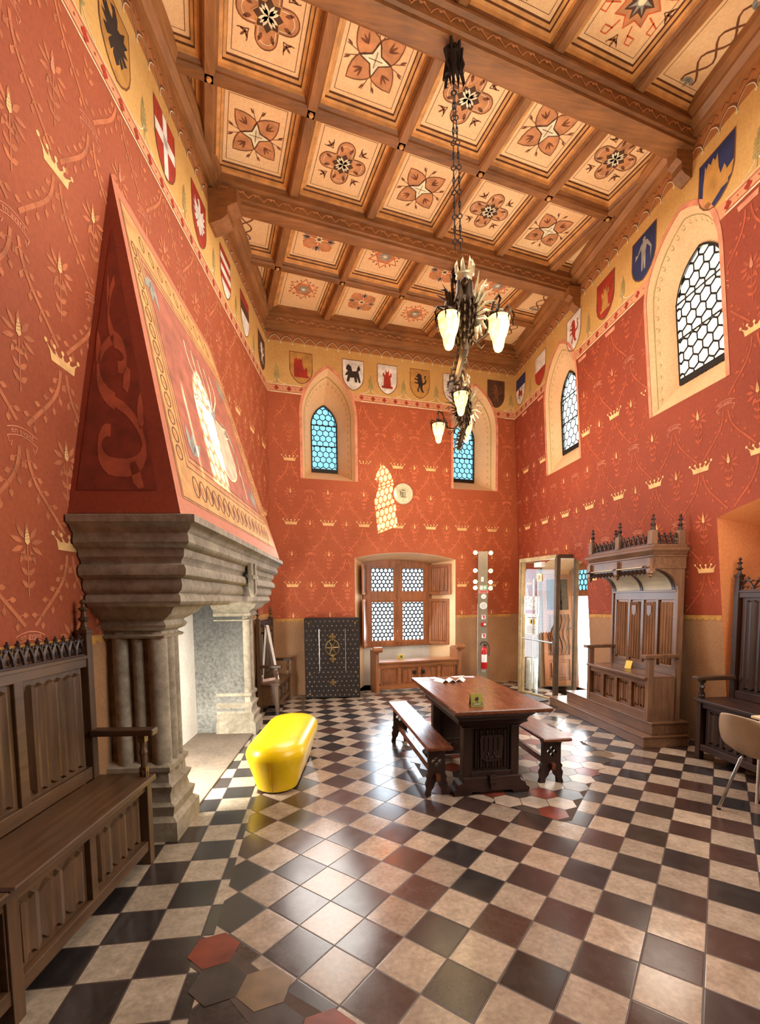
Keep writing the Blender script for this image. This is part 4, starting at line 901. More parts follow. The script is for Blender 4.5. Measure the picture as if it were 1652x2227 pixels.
def tent_card(label, loc, rz, w=.10, h=.105, mat=None, group=None):
    t = thing('tent_card', label, 'sign', loc, rz, group); mb = MB()
    mb.loft([[(-w/2,0,0),(w/2,0,0),(w/2,.002,0),(-w/2,.002,0)],[(-w/2,.03,h),(w/2,.03,h),(w/2,.032,h),(-w/2,.032,h)]]); mb.loft([[(-w/2,.064,0),(w/2,.064,0),(w/2,.066,0),(-w/2,.066,0)],[(-w/2,.032,h),(w/2,.032,h),(w/2,.034,h),(-w/2,.034,h)]]); mb.build('card', mat or OLIVE, t)
    f = lambda a, b, d: (a, .03*b/h+d*1.0, b); p = Paint(lambda a, b, d: f(a, b, d-.0), .001)
    p.rect(-w*.42,w*.42,h*.12,h*.92,1); p.rect(-w*.42,w*.42,h*.12,h*.3,3,.002)
    p.poly([(w*x, h*y) for x, y in ((-.18,.5),(-.05,.42),(.12,.48),(.16,.66),(.04,.8),(.02,.7),(-.08,.72),(-.16,.64))], 2, .002); p.poly([(w*x, h*y) for x, y in ((-.06,.4),(.1,.38),(.08,.32),(-.04,.32))], 2, .002)
    p.rect(-w*.3,w*.3,h*.19,h*.23,0,.003); p.build('printed_face', [PWHITE, OLIVE, PBLACK, plain('card_green',(96,110,50),.5)], t); return t
tent_card('small yellow sign card on the chest bench seat below the window', tuple(WB(2.14,.531,-.12)), a8, .1, .09, YC)

# ------------------------------------------------------------------ refectory table
TB = thing('refectory_table', 'long polished dark wooden refectory table with carved end panel', 'table', (1.085,3.30,0), rad(-.6))
TW, TL = .775, 1.56
mb = MB(); mb.loft([[(q,q,z),(TW-q,q,z),(TW-q,TL-q,z),(q,TL-q,z)] for q, z in ((.012,.722),(.0,.732),(.0,.752),(.006,.76))]); mb.build('tabletop', TBLX, TB)
mb = MB(); mb.loft([[(q,q+.13,z),(TW-q,q+.13,z),(TW-q,TL-q-.13,z),(q,TL-q-.13,z)] for q, z in ((.05,.721),(.045,.70),(.055,.67),(.085,.645),(.10,.62),(.095,.60),(.13,.575),(.15,.55))]); mb.build('apron', DARKO, TB, True)
for y0, y1, f in ((.27,.35,1),(TL-.35,TL-.27,-1)):
    t = bpy.data.objects.new('trestle', None); COL.objects.link(t); t.parent = TB
    mb = MB(); mb.prism([(.17,.14),(TW-.17,.14),(TW-.15,.56),(.15,.56)], lambda a, b, d: (a, d, b), y0+.015, y1-.015); mb.bx(.15,.22,y0-.005,y1+.005,.14,.56); mb.bx(TW-.22,TW-.15,y0-.005,y1+.005,.14,.56); mb.bx(.2,TW-.2,y0-.005,y1+.005,.14,.19); mb.build('end_board', DARKOZ, t, False, .004)
    mb = MB()
    if f > 0: linenfold(mb, .235, TW-.235, .20, .55, y0+.014, .02, 6, cut=.02); mb.prism([(a, b) for a, b in [(TW/2-.09,.49),(TW/2+.09,.49),(TW/2+.1,.46),(TW/2+.09,.3),(TW/2+.04,.27),(TW/2-.04,.27),(TW/2-.09,.3),(TW/2-.1,.46)]], lambda a, b, d: (a, y0-.012+d, b), 0, .02)
    else: linenfold(mb, .235, TW-.235, .20, .55, y1-.014, -.02, 6, cut=.02)
    mb.build('linenfold_panel', DARKOZ, t, True)
    if f > 0:
        mb = MB()
        for x in (-.06,-.02,.02,.06): mb.bx(TW/2+x-.006,TW/2+x+.006,y0-.02,y0-.01,.36,.47)
        for k in range(7): mb.ball((TW/2-.05+.1*(k/6), y0-.014, .315+.02*sin(k*2.)), .012, 6)
        mb.build('carved_shield', DARKOZ, t)
    mb = MB(); F_ = [(.07,0),(.20,0),(.22,.03),(TW-.22,.03),(TW-.20,0),(TW-.07,0),(TW-.06,.04),(TW-.09,.06),(TW-.10,.09),(TW-.14,.11),(TW-.15,.15),(.15,.15),(.14,.11),(.10,.09),(.09,.06),(.06,.04)]
    mb.prism(F_, lambda a, b, d: (a, d, b), y0-.03, y1+.03); mb.build('foot', DARKO, t, False, .005)
mb = MB(); mb.bx(TW/2-.035,TW/2+.035,.2,TL-.2,.11,.16); mb.build('stretcher', DARKO, TB, False, .004)
mb = MB(); mb.loft([[(TW/2-.02,.215,.05),(TW/2+.02,.215,.05),(TW/2+.02,.24,.05),(TW/2-.02,.24,.05)],[(TW/2-.03,.215,.17),(TW/2+.03,.215,.17),(TW/2+.03,.24,.17),(TW/2-.03,.24,.17)]]); mb.build('wedge', DARKOZ, TB, False, .004)
tent_card('small olive sign card on the near edge of the table', (1.30,3.42,.762), rad(-3), .098, .098)
WP = plain('white_paper', (240,238,236), .5, 0, .03); LILAC = plain('lilac_paper', (196,180,204), .5, 0, .08); PINKP = plain('pink_paper', (226,190,184), .5)
rnd = random.Random(3)
def leaflet(x, y, w, l, a, m, z, label, fold=False):
    mb = MB(); mb.loft([[(-w/2,-l/2,0),(w/2,-l/2,0),(w/2,l/2,0),(-w/2,l/2,0)],[(-w/2,-l/2,.002),(w/2,-l/2,.002),(w/2,l/2,.002),(-w/2,l/2,.002)]] if not fold else [[(-w/2,-l/2,.0),(0,-l/2,.028),(w/2,-l/2,0),(w/2,-l/2,.003),(0,-l/2,.031),(-w/2,-l/2,.003)],[(-w/2,l/2,.0),(0,l/2,.028),(w/2,l/2,0),(w/2,l/2,.003),(0,l/2,.031),(-w/2,l/2,.003)]])
    o = mb.build('leaflet', [m]); o.location = (x,y,z); o.rotation_euler = (0,0,a); tag(o, label, 'leaflet', 'papers at the far end of the table')
    if not fold:
        p = Paint(lambda u, v, d: (u, v, .002-d), .0008); p.rect(-w*.4,w*.4,-l*.1,l*.35,0)
        for k in range(3): p.rect(-w*.4,w*.2,-l*.2-k*l*.07,-l*.17-k*l*.07,1)
        p.build('printed_face', [LILAC if m is WP else WP, PGREY], o)
for x, y, w, l, a, m, lab, f in ((1.21,4.74,.10,.17,.1,WP,'white printed leaflet nearest the left edge of the tabletop',0),(1.33,4.76,.11,.15,.35,LILAC,'lilac leaflet beside the white one on the tabletop',0),(1.34,4.55,.08,.15,.4,WP,'folded white leaflet, leftmost of the open ones on the table',1),(1.445,4.55,.08,.16,-.1,WP,'folded white leaflet in the middle of the open ones',1),(1.55,4.56,.08,.15,-.5,WP,'folded white leaflet, rightmost of the open ones on the table',1),(1.62,4.80,.16,.11,.15,PINKP,'pinkish leaflet at the far edge of the tabletop',0),(1.71,4.77,.12,.10,-.2,LILAC,'lilac leaflet at the far right of the tabletop',0)):
    leaflet(x, y, w, l, a, m, .7605, lab, f)
def table_bench(label, loc, rz, W, L, H):
    r = thing('bench', label, 'bench', loc, rz, None)
    mb = MB(); mb.loft([[(q,q,z),(W-q,q,z),(W-q,L-q,z),(q,L-q,z)] for q, z in ((.015,H-.035),(.0,H-.025),(.0,H-.008),(.008,H))]); mb.build('seat', TBLX, r)
    for y in (.10, L-.14):
        hw = W*.42; c = W/2
        S_ = [(-hw*.92,H-.036),(-hw*.78,H-.08),(-hw*.78,H*.42),(-hw*.95,H*.36),(-hw*.85,H*.30),(-hw,H*.22),(-hw*.92,H*.1),(-hw*1.05,0),(-hw*.55,0),(-hw*.5,H*.1),(-hw*.28,H*.16),(-hw*.18,H*.24),(0,H*.28)]
        S_ = [(c+a, b) for a, b in S_]; S_ = S_+[(2*c-a, b) for a, b in S_[-2::-1]]
        holes = [[(c+dx+.019*cos(2*PI*k/8), H*.66+dz+.019*sin(2*PI*k/8)) for k in range(8)] for dx, dz in ((.028,0),(-.028,0),(0,.028),(0,-.028))]
        mb = MB(); mb.prism_holes(S_, holes, lambda a, b, d: (a, d, b), y, y+.04); mb.build('leg', DARKOZ, r)
    mb = MB(); mb.bx(W/2-.018,W/2+.018,.06,L-.06,H*.30,H*.43); mb.build('stretcher', TBLX, r, False, .003)
    mb = MB(); mb.bx(W/2-.03,W/2+.03,.085,.1,H*.33,H*.40); mb.build('wedge', DARKO, r)
    return r
table_bench('dark wooden bench on the left side of the refectory table', (.92,3.50,0), rad(.2), .215, 1.72, .43)
table_bench('dark wooden bench on the right side of the refectory table', (1.945,3.58,0), rad(-1.5), .25, 1.6, .42)

# ------------------------------------------------------------------ yellow pouffe
YL = plain('yellow_leather', (248,206,12), .3, 0, .04, 5, .05)
pf = thing('pouffe', 'bright yellow leather oblong pouffe on the tiled floor by the fireplace', 'pouffe', (-.21,4.42,0), rad(-8.5))
def stad(hw, hl, z, n=10): r = hw; return [(r*cos(PI*i/n)**1, hl-r+r*sin(PI*i/n), z) for i in range(n+1)]+[(-r*cos(PI*i/n), -(hl-r)-r*sin(PI*i/n), z) for i in range(n+1)]
mb = MB(); mb.loft([stad(w, l, z) for w, l, z in ((.155,.56,.012),(.17,.575,.02),(.19,.60,.1),(.222,.635,.2),(.243,.66,.27),(.25,.668,.30),(.252,.67,.315),(.245,.663,.345),(.228,.645,.375),(.20,.62,.395),(.15,.57,.408),(.08,.5,.414),(.02,.44,.416))]); mb.build('cushion', YL, pf, True)
mb = MB(); mb.tube([(w_, -y_, z) for w_, y_, z in ((0,.578,.02),(0,.602,.1),(0,.637,.2),(0,.662,.27),(0,.67,.30))], .004, 5); mb.build('seam', plain('yellow_seam',(190,140,10),.4), pf)
mb = MB(); mb.loft([stad(.15,.55,0), stad(.15,.55,.014)]); mb.build('base', PBLACK, pf)
# ------------------------------------------------------------------ dais and canopied throne (right wall frame: x towards the camera, y to the wall)
RW = rad(-92.9)
THR = wood('throne_wood_z', (124,90,66), 2, .35, .25); THRX = wood('throne_wood_x', (118,84,60), 0, .3, .25)
ds = thing('stepped_dais', 'two-step dark wooden platform under the canopied throne', 'platform', (3.60,6.48,0), RW)
mb = MB(); mb.bx(0,2.13,0,.51,0,.12); mb.bx(-.01,2.14,-.012,.51,.108,.125); mb.build('lower_step', THRX, ds, False, .004)
mb = MB(); mb.bx(.30,2.10,.11,.53,.125,.25); mb.bx(.29,2.11,.098,.53,.243,.262); mb.build('upper_step', THRX, ds, False, .004)
th = thing('canopied_throne', 'tall carved wooden throne bench with vaulted tracery canopy on the dais', 'throne', (3.65,5.63,.262), RW)
W_, D_ = 1.20, .38
for x in (0, W_-.06):
    mb = MB(); arcp = [(D_-.07-.35*(1-cos(t*PI/16))*1.0, 1.40+.24*sin(t*PI/16)) for t in range(9)]
    mb.prism([(D_,0),(D_,1.86),(.0,1.86),(.0,1.62)]+[(a, b) for a, b in arcp[::-1]]+[(D_-.07,0)], lambda a, b, d: (x+.012+d, a, b), 0, .036); mb.build('side_panel', THR, th, False, .003)
    mb = MB(); mb.bx(x,x+.06,0,.06,0,.68); mb.build('front_leg', THR, th, False, .004)
    mb = MB(); mb.bx(x-.015,x+.075,-.05,D_-.04,.68,.72); mb.build('armrest', THRX, th, False, .006)
    mb = MB(); mb.bx(x+.012,x+.048,.05,D_-.05,.0,.46); mb.build('lower_side', THR, th)
mb = MB(); mb.bx(.03,W_-.03,-.03,D_-.05,.45,.48); mb.build('seat', THRX, th, False, .005)
mb = MB(); mb.bx(.06,W_-.06,.012,.05,.385,.45); mb.bx(.06,W_-.06,.005,.055,.0,.10); w = (W_-.12)/4
for i in range(1, 4): mb.bx(.06+i*w-.028,.06+i*w+.028,.012,.05,.09,.39)
mb.build('front_frame', THRX, th, False, .003)
for i in range(4): panel_obj('front_panel', th, .06+i*w+.03, .06+(i+1)*w-.03, .105, .38, .045, .024, 2, THR, cut=.07)
yb = D_-.06; mb = MB(); mb.bx(.04,W_-.04,yb+.005,yb+.05,.48,.565); mb.bx(.04,W_-.04,yb+.005,yb+.05,1.30,1.39); mb.bx(.04,W_-.04,yb-.015,yb+.05,1.385,1.41)
for x in (.04,.04+w+.02,W_/2-.025,W_-.09-w-.02,W_-.10): mb.bx(x,x+.06 if x in (.04,W_-.10) else x+.05,yb+.005,yb+.05,.56,1.31)
mb.build('back_frame', THRX, th, False, .003)
for i in range(4):
    x0 = .06+i*w+.032; x1 = .06+(i+1)*w-.032; o = panel_obj('back_panel', th, x0, x1, .57, 1.295, yb+.022, .034, 4, wood('throne_panel_lit_wood', (158,118,88), 2, .35, .2), cut=.03)  # lighter copy of the wood: light on the back panels put into colour
    if i in (1, 2):
        mb = MB(); mb.prism(shield_poly((x0+x1)/2, 1.08, .13, .2), lambda a, b, d: (a, yb+.0+d, b), 0, .03); mb.prism(shield_poly((x0+x1)/2, 1.11, .08, .13), lambda a, b, d: (a, yb-.01+d, b), 0, .02); mb.build('carved_shield', THR, o, False, .004)
VLT = wood('vault_board', (196,186,158), 0, .45, .14)
mb = MB(); rings = []
for t in range(13):
    a = t*PI/24; q = (D_-.07-.36*(1-cos(a)), 1.41+.235*sin(a)); rings.append([(.05,q[0],q[1]),(W_-.05,q[0],q[1]),(W_-.05,q[0]+.012,q[1]+.012),(.05,q[0]+.012,q[1]+.012)])
mb.loft(rings); mb.build('vault', VLT, th, True)
for x in (.06, W_/2-.02, W_-.1):
    mb = MB(); mb.loft([[(x,D_-.078-.36*(1-cos(t*PI/24)),1.41+.235*sin(t*PI/24)-.0),(x+.045,D_-.078-.36*(1-cos(t*PI/24)),1.41+.235*sin(t*PI/24)),(x+.045,D_-.05-.36*(1-cos(t*PI/24)),1.43+.235*sin(t*PI/24)),(x,D_-.05-.36*(1-cos(t*PI/24)),1.43+.235*sin(t*PI/24))] for t in range(13)]); mb.build('vault_rib', DARKO, th)
mb = MB()
def cring(o, z): return [(-o,-o,z),(W_+o,-o,z),(W_+o,D_,z),(-o,D_,z)]
mb.loft([cring(o, z) for o, z in ((.0,1.63),(.0,1.75),(.012,1.755),(.012,1.77),(.0,1.775),(.02,1.80),(.045,1.82),(.045,1.845),(.0,1.86),(.0,1.885))]); mb.build('canopy', THRX, th, False)
mb = MB(); n = 16; w = (W_-.12)/n
for i in range(n):
    a = .06+i*w; mb.tube(bez((a,-.0,1.63),(a+.1*w,0,1.57),(a+.4*w,0,1.57),(a+w/2,0,1.62), 4), .008, 4); mb.tube(bez((a+w,-.0,1.63),(a+.9*w,0,1.57),(a+.6*w,0,1.57),(a+w/2,0,1.62), 4), .008, 4); mb.tube([(a,0,1.63),(a,0,1.565)], [.012,.004], 5)
mb.build('tracery_fringe', DARKO, th)
for x in (0, W_/2-.03, W_-.06):
    mb = MB(); mb.bx(x,x+.06,-.03,.03,1.60,1.74); mb.lathe([(.034,1.60),(.04,1.585),(.02,1.57),(.026,1.555),(.012,1.54),(.003,1.52)], 8, (x+.03,0,0)); mb.build('pendant', THR, th, False)
pp = [(.0,.0),(W_/2-.035,0),(W_-.07,0),(W_-.07,D_-.07),(0,D_-.07)]
for x, y in pp:
    mb = MB(); mb.bx(x,x+.07,y-.02,y+.05,1.885,2.03); b = mb.build('crest_post', THR, th, False, .004)
    mb = MB(); mb.lathe(fin_prof(.85), 8, (x+.035,y+.015,2.03)); mb.build('finial', DARKO, b)
for x0, x1 in ((.07,W_/2-.035),(W_/2+.035,W_-.07)): mb = MB(); cresting(mb, x0, x1, 1.885, .13, .015, 6); mb.build('cresting', DARKO, th)
for x in (.02, W_-.035):
    mb = MB(MX.Translation((x,0,0)) @ MX.Rotation(PI/2, 4, 'Z')); cresting(mb, .05, D_-.07, 1.885, .13, 0, 4); mb.build('cresting', DARKO, th)
ps = thing('sign_card', 'small yellow card on clear stand on the throne seat', 'sign', (3.80,5.05,.744), rad(-70))
mb = MB(); mb.loft([[(-.04,0,0),(.04,0,0),(.04,.003,0),(-.04,.003,0)],[(-.04,.035,.09),(.04,.035,.09),(.04,.038,.09),(-.04,.038,.09)]]); mb.build('card', YC, ps)
mb = MB(); mb.loft([[(-.04,.06,0),(.04,.06,0),(.04,.062,0),(-.04,.062,0)],[(-.04,.036,.06),(.04,.036,.06),(.04,.038,.06),(-.04,.038,.06)]]); mb.build('clear_stand', glass_mat('acrylic',(235,235,235),.1), ps)

# ------------------------------------------------------------------ glass vestibule and entry door
GLS = glass_mat('vestibule_glass', (250,252,250), .07, .01); FRM = plain('vestibule_frame', (92,80,66), .35, .5); FRG = plain('vestibule_frame_reflection', (170,146,104), .35, .35)  # gold tint: warm reflections on the frame put into its colour
vs_ = thing('glass_vestibule', 'glass-walled entrance vestibule with slim metal frame in right corner', 'vestibule')
A_, B_, C_, E_ = V((3.60,7.50,0)), V((3.79,6.66,0)), V((4.12,6.66,0)), V((4.10,7.72,0)); HV = 2.22
def vpost(p, w, m, name='post', z1=HV): mb = MB(); mb.bx(p.x-w,p.x+w,p.y-w,p.y+w,0,z1); mb.build(name, m, vs_, False, .004)
vpost(A_, .02, FRG); vpost(A_.lerp(B_, .10), .022, FRG); vpost(B_, .032, FRM); vpost(C_-V((.02,0,0)), .028, FRM); vpost(E_-V((.02,0,0)), .02, FRM)
def rail(p, q, z0, z1, w, m, name):
    d = (q-p).normalized(); n = V((-d.y, d.x, 0))*w; mb = MB(); mb.loft([[tuple(p-n+V((0,0,z0))),tuple(p+n+V((0,0,z0))),tuple(p+n+V((0,0,z1))),tuple(p-n+V((0,0,z1)))],[tuple(q-n+V((0,0,z0))),tuple(q+n+V((0,0,z0))),tuple(q+n+V((0,0,z1))),tuple(q-n+V((0,0,z1)))]]); return mb.build(name, m, vs_)
rail(A_, B_, HV-.03, HV+.03, .03, FRG, 'top_rail'); rail(B_, C_, HV-.03, HV+.03, .03, FRM, 'top_rail'); rail(A_, E_, HV-.03, HV+.03, .03, FRG, 'top_rail')
rail(A_, B_, 0, .03, .02, FRG, 'bottom_rail')
def gpane(p, q, name='glass_panel'): return flatmesh(name, [p+V((0,0,.03)),q+V((0,0,.03)),q+V((0,0,HV-.03)),p+V((0,0,HV-.03))], [(0,1,2,3)], [0], [GLS], vs_)
dr_ = gpane(A_.lerp(B_,.12), B_, 'glass_door'); gpane(B_, C_); gpane(A_, E_)
h0, h1 = A_.lerp(B_,.14)-V((.03,0,0)), A_.lerp(B_,.96)-V((.03,0,0))
mb = MB(); mb.tube([tuple(h0+V((0,0,.93))), tuple(h1+V((0,0,.90)))], .014, 8); c = A_.lerp(B_,.42)-V((.03,0,0)); mb.build('push_bar', STEEL, dr_)
mb = MB(); mb.tube([tuple(c+V((0,0,.12))), tuple(c+V((0,0,1.9)))], .010, 8); mb.build('lock_rod', plain('white_metal',(230,230,226),.3,.4), dr_)
c = A_.lerp(B_,.55)-V((.0,0,0)); mb = MB(); mb.bx(c.x-.04,c.x+.02,c.y-.12,c.y+.12,HV-.13,HV-.06); mb.build('door_closer', WPAINT, vs_)
def notice(t0, t1, z0, z1, label, extra=None, m=None):
    a, b = A_.lerp(B_, t0)-V((.012,0,0)), A_.lerp(B_, t1)-V((.012,0,0)); o = flatmesh('notice', [a+V((0,0,z0)),b+V((0,0,z0)),b+V((0,0,z1)),a+V((0,0,z1))], [(0,1,2,3)], [0], [m or WP]); tag(o, label, 'notice')
    f = lambda u, v, d: a.lerp(b, u)+V((d-.000, 0, z0+(z1-z0)*v)); p = Paint(f, .002)
    extra(p); p.build('printed_face', [PGREY, OLIVE, PBLACK, LILAC, YC], o)
rn = random.Random(5)
def ex1(p):
    for k in range(14): x, y = rn.uniform(.1,.8), rn.uniform(.3,.9); p.line(bez((x,y),(x+.1,y+.06),(x-.05,y+.1),(x+.12,y+.05), 5), .03, 0)
    p.rect(.08,.9,.05,.25,3)
def ex2(p):
    for k in range(7): p.rect(.1,.85-.1*(k%3),.08+k*.06,.1+k*.06,0)
    p.rect(.3,.75,.55,.85,4); p.line([(.12,.92),(.88,.92)], .03, 2); p.disc(.52,.7,.12,2,.003)
notice(.14,.50,1.33,1.62,'white printed notice on the vestibule glass, upper of the two', ex1)
notice(.20,.54,1.0,1.30,'white notice with a yellow square, lower on the vestibule glass', ex2)
def ex3(p): p.line([(.3,.3),(.6,.3),(.6,.7),(.35,.7)], .12, 0)
notice(.48,.62,1.86,1.98,'small pale sticker high on the vestibule glass', ex3, plain('sticker_cream',(226,214,170),.5))
bn = thing('bin', 'tall white round bin standing inside the glass vestibule', 'bin', (3.86,7.56,0))
mb = MB(); mb.lathe([(.095,0),(.1,.01),(.1,.55),(.095,.56),(.08,.56),(.08,.50),(.001,.50)], 20); mb.build('body', plain('bin_white',(222,230,226),.25,.3), bn, True); mb = MB(); mb.lathe([(.102,0),(.102,.03)], 20); mb.build('foot_ring', STEEL, bn)
mt = MB(); mt.bx(-.16,.16,-.26,.26,0,.012); o = mt.build('doormat', plain('mat_grey',(86,84,84),.9,0,.25,60,.4)); o.location = (3.50,6.92,.001); o.rotation_euler = (0,0,rad(12)); tag(o, 'dark grey doormat lying in front of the glass vestibule', 'doormat')
# entry door in the right wall
d1 = bpy.data.objects.new('door_1', None); COL.objects.link(d1); struct(d1)
inD = segarch(.74,2.16,.0,2.06,.14)
mb = MB(); mb.loft([[WR(a,b,0) for a,b in H_DR],[WR(a,b,.62) for a,b in inD]],0,True,False); mb.build('reveal', REVL, d1, True)
mb = MB(); mb.prism_holes(inD, [[(.82,.02),(2.08,.02),(2.08,1.62),(.82,1.62)],[(.82,1.72),(2.08,1.72),(2.08,2.06),(.82,2.06)]], WR, .58, .66); mb.build('door_frame', HONEY, d1)
TR = [(.82,1.72),(2.08,1.72),(2.08,2.06),(.82,2.06)]
flatmesh('transom_pane', [WR(a,b,.62) for a,b in TR], [(0,1,2,3)], [0], [PB], d1); mb = MB(); segs_to(mb, hexsegs(TR,.06), WR, .61, .014); mb.build('lead_came', LEAD, d1)
def LF(a, b, d): return WR(.80-d, b, .04+a)   # open leaf folded along the far jamb
lf = bpy.data.objects.new('door_leaf', None); COL.objects.link(lf); lf.parent = d1
mb = MB(); mb.prism_holes([(0,.03),(.56,.03),(.56,2.0),(0,2.0)], [[(.08,.12),(.48,.12),(.48,.5),(.08,.5)],[(.08,.58),(.48,.58),(.48,1.3),(.08,1.3)],[(.08,1.38),(.48,1.38),(.48,1.92),(.08,1.92)]], LF, -.0, .05); mb.build('stile_frame', HONEY, lf, False, .004)
for z0, z1 in ((.12,.5),(.58,1.3)):
    mb = MB(); mb.prism([(.08,z0),(.48,z0),(.48,z1),(.08,z1)], LF, .03, .04); mb.prism([(.14,z0+.06),(.42,z0+.06),(.42,z1-.06),(.14,z1-.06)], LF, .005, .03); mb.prism([(.2,z0+.12),(.36,z0+.12),(.36,z1-.12),(.2,z1-.12)], LF, -.005, .005); mb.build('carved_panel', HONEY, lf, False, .006)
flatmesh('pane', [LF(a,b,.03) for a,b in ((.08,1.38),(.48,1.38),(.48,1.92),(.08,1.92))], [(0,1,2,3)], [0], [PB], lf)
mb = MB(); segs_to(mb, hexsegs([(.08,1.38),(.48,1.38),(.48,1.92),(.08,1.92)],.06), lambda a,b,d: LF(a,b,.03+d), -.006, .014)
for k in range(6): mb.tube([tuple(LF(.1+.07*k+.03*sin(t*1.3),.6+.1*t,-.012)) for t in range(8)], .008, 4)
mb.build('iron_grille', IRON, lf)
mb = MB(); mb.tube([tuple(LF(.5,1.05,-.05)),tuple(LF(.44,1.06,-.06)),tuple(LF(.40,1.03,-.06))], .012, 6); mb.bx(0,0,0,0,0,0); mb.build('handle', IRON, lf)

# ------------------------------------------------------------------ service column with its devices
CC = V((3.19,8.16,0)); cv = rad(-20)
cl = thing('service_column', 'slim grey metal service column standing in the far right corner', 'column', CC, cv)
GREYC = plain('column_grey', (146,132,112), .4, .3, .06)
mb = MB(); mb.loft([[(-.085*k,-.06,z),(.085*k,-.06,z),(.085*k,.06,z),(-.085*k,.06,z)] for k, z in ((1.06,0),(1.0,.6),(1.0,2.44))]); mb.build('shaft', GREYC, cl, False, .004)
mb = MB(); mb.bx(-.093,-.086,-.03,.06,.0,1.5); mb.build('lit_edge_strip', plain('lit_edge_tone',(226,222,206),.4), cl)  # pale strip: light falling on the left edge, put in as colour
def oncol(x, z, y=-.06): c, s = cos(cv), sin(cv); return V((CC.x+c*x-s*y, CC.y+s*x+c*y, z))
EMW = plain('spot_glow', (255,226,170), .4, emit=9, ecol=(255,206,120))
names = ['topmost','second from top','third from top','lowest']
for k, z in enumerate((2.42,2.10,1.90,1.79)):
    for sg in (-1, 1):
        sp = thing('spotlight', '%s lit spotlight on the %s edge of the grey service column' % (names[k], 'left' if sg < 0 else 'right'), 'spotlight', oncol(sg*.135, z-(0 if sg < 0 else .012), -.02), cv, 'spotlights on the service column')
        mb = MB(); mb.lathe([(.016,.035),(.03,.02),(.034,-.03),(.03,-.032)], 10, (0,0,0), 'y'); mb.tube([(0,.03,0),(-sg*.06,.04,0)], .008, 6); mb.build('housing', WPAINT, sp, True)
        mb = MB(); mb.lathe([(.001,-.05),(.026,-.044),(.038,-.031)], 12, (0,0,0), 'y'); mb.build('lens', EMW, sp, True)
def device(name, label, cat, x, z, mb, mats, parts=()):
    t = thing(name, label, cat, oncol(x, z, -.061), cv); mb.build('housing', mats, t, False)
    for nm, m2, mt in parts: m2.build(nm, mt, t)
PLW = plain('plastic_white', (232,228,220), .4, 0, .03); PLR = plain('plastic_red', (190,24,24), .35, 0, .05); PLG = plain('sign_green', (30,140,80), .4, emit=.6)
def boxm(w, h, d): m = MB(); m.bx(-w/2,w/2,-d,0,-h/2,h/2); return m
m2 = MB(); m2.lathe([(.008,-.022),(.001,-.026)], 8, (0,0,.01), 'y'); device('detector', 'small white detector high on the grey column', 'detector', -.01, 1.94, boxm(.045,.085,.025), PLW, [('sensor', m2, PBLACK)])
m2 = MB(); m2.bx(-.008,.06,-.023,-.02,-.03,.03); m3 = MB(); m3.lathe([(.026,-.025),(.001,-.026)], 10, (.026,0,0), 'y'); m3.bx(-.05,-.025,-.025,-.021,-.025,.025); device('exit_sign', 'green and white emergency exit sign on the grey column', 'sign', .01, 1.79, boxm(.13,.075,.02), PLW, [('green_field', m2, PLG), ('pictogram', m3, WP)])
m2 = MB(); m2.bx(-.06,.07,-.012,-.009,-.008,.008); device('warning_strip', 'red and white strip under the exit sign', 'sign', .01, 1.715, boxm(.17,.045,.01), plain('strip_pink',(226,150,140),.5), [('lettering', m2, PLR)])
m2 = MB(); m2.lathe([(.046,0),(.046,-.02),(.035,-.03),(.001,-.032)], 16, (0,0,0), 'y'); device('siren', 'round white siren above the bigger disc on the column', 'siren', .015, 1.63, m2, PLW, [('base_ring', boxm(.03,.006,.034), PLR)])
m2 = MB(); m2.lathe([(.066,0),(.066,-.012),(.058,-.018),(.001,-.018)], 20, (0,0,0), 'y'); m3 = MB(); m3.lathe([(.05,-.0185),(.001,-.02)], 20, (0,0,0), 'y'); device('loudspeaker', 'large round pale loudspeaker disc on the grey column', 'speaker', .012, 1.465, m2, PLW, [('grille', m3, plain('grille_grey',(206,204,200),.6,0,.05,80))])
def pict(k):
    m = MB(); m.bx(-.02,.02,-.009,-.006,.012,.03); m.bx(-.004,.018,-.009,-.006,-.03,.012); return m
device('fire_sign', 'white and red square sign above the alarm button', 'sign', .015, 1.26, boxm(.07,.08,.006), WP, [('pictogram', pict(0), PLR)])
m2 = MB(); m2.lathe([(.022,-.03),(.02,-.04),(.001,-.042)], 12, (.026,.0,0), 'y'); device('alarm_button', 'red alarm box with a white round cap on the column', 'alarm', .012, 1.13, boxm(.085,.06,.03), PLR, [('cap', m2, PLW)])
device('fire_sign', 'white and red square sign just above the fire extinguisher', 'sign', .02, .92, boxm(.07,.08,.006), WP, [('pictogram', pict(1), PLR)])
device('socket', 'white socket low on the grey column under the extinguisher', 'socket', .022, .28, boxm(.06,.045,.012), PLW, [('socket_face', boxm(.035,.03,.014), PGREY)])
ex = thing('fire_extinguisher', 'red fire extinguisher with white label hanging on the grey column', 'fire extinguisher', oncol(.03,.33,-.13), cv)
mb = MB(); mb.lathe([(.001,0),(.05,.0),(.056,.012),(.056,.33),(.05,.36),(.03,.385),(.018,.395),(.018,.42),(.001,.42)], 20); cy = mb.build('cylinder', PLR, ex, True)
mb = MB(); mb.lathe([(.0565,.10),(.0565,.27)], 20); mb.bx(0,0,0,0,0,0); lb = MB(); lb.loft([[(.057*sin(a), -.057*cos(a), z) for a in [(-1+.25*i) for i in range(9)]] for z in (.12,.26)], 0, False, False); lb.build('label', WP, ex)
mb = MB(); mb.bx(-.012,.012,-.05,.02,.415,.43); mb.bx(-.012,.012,-.07,.0,.44,.452); mb.tube([(0,0,.40),(0,0,.45)], .012, 6); mb.build('valve', PBLACK, ex)
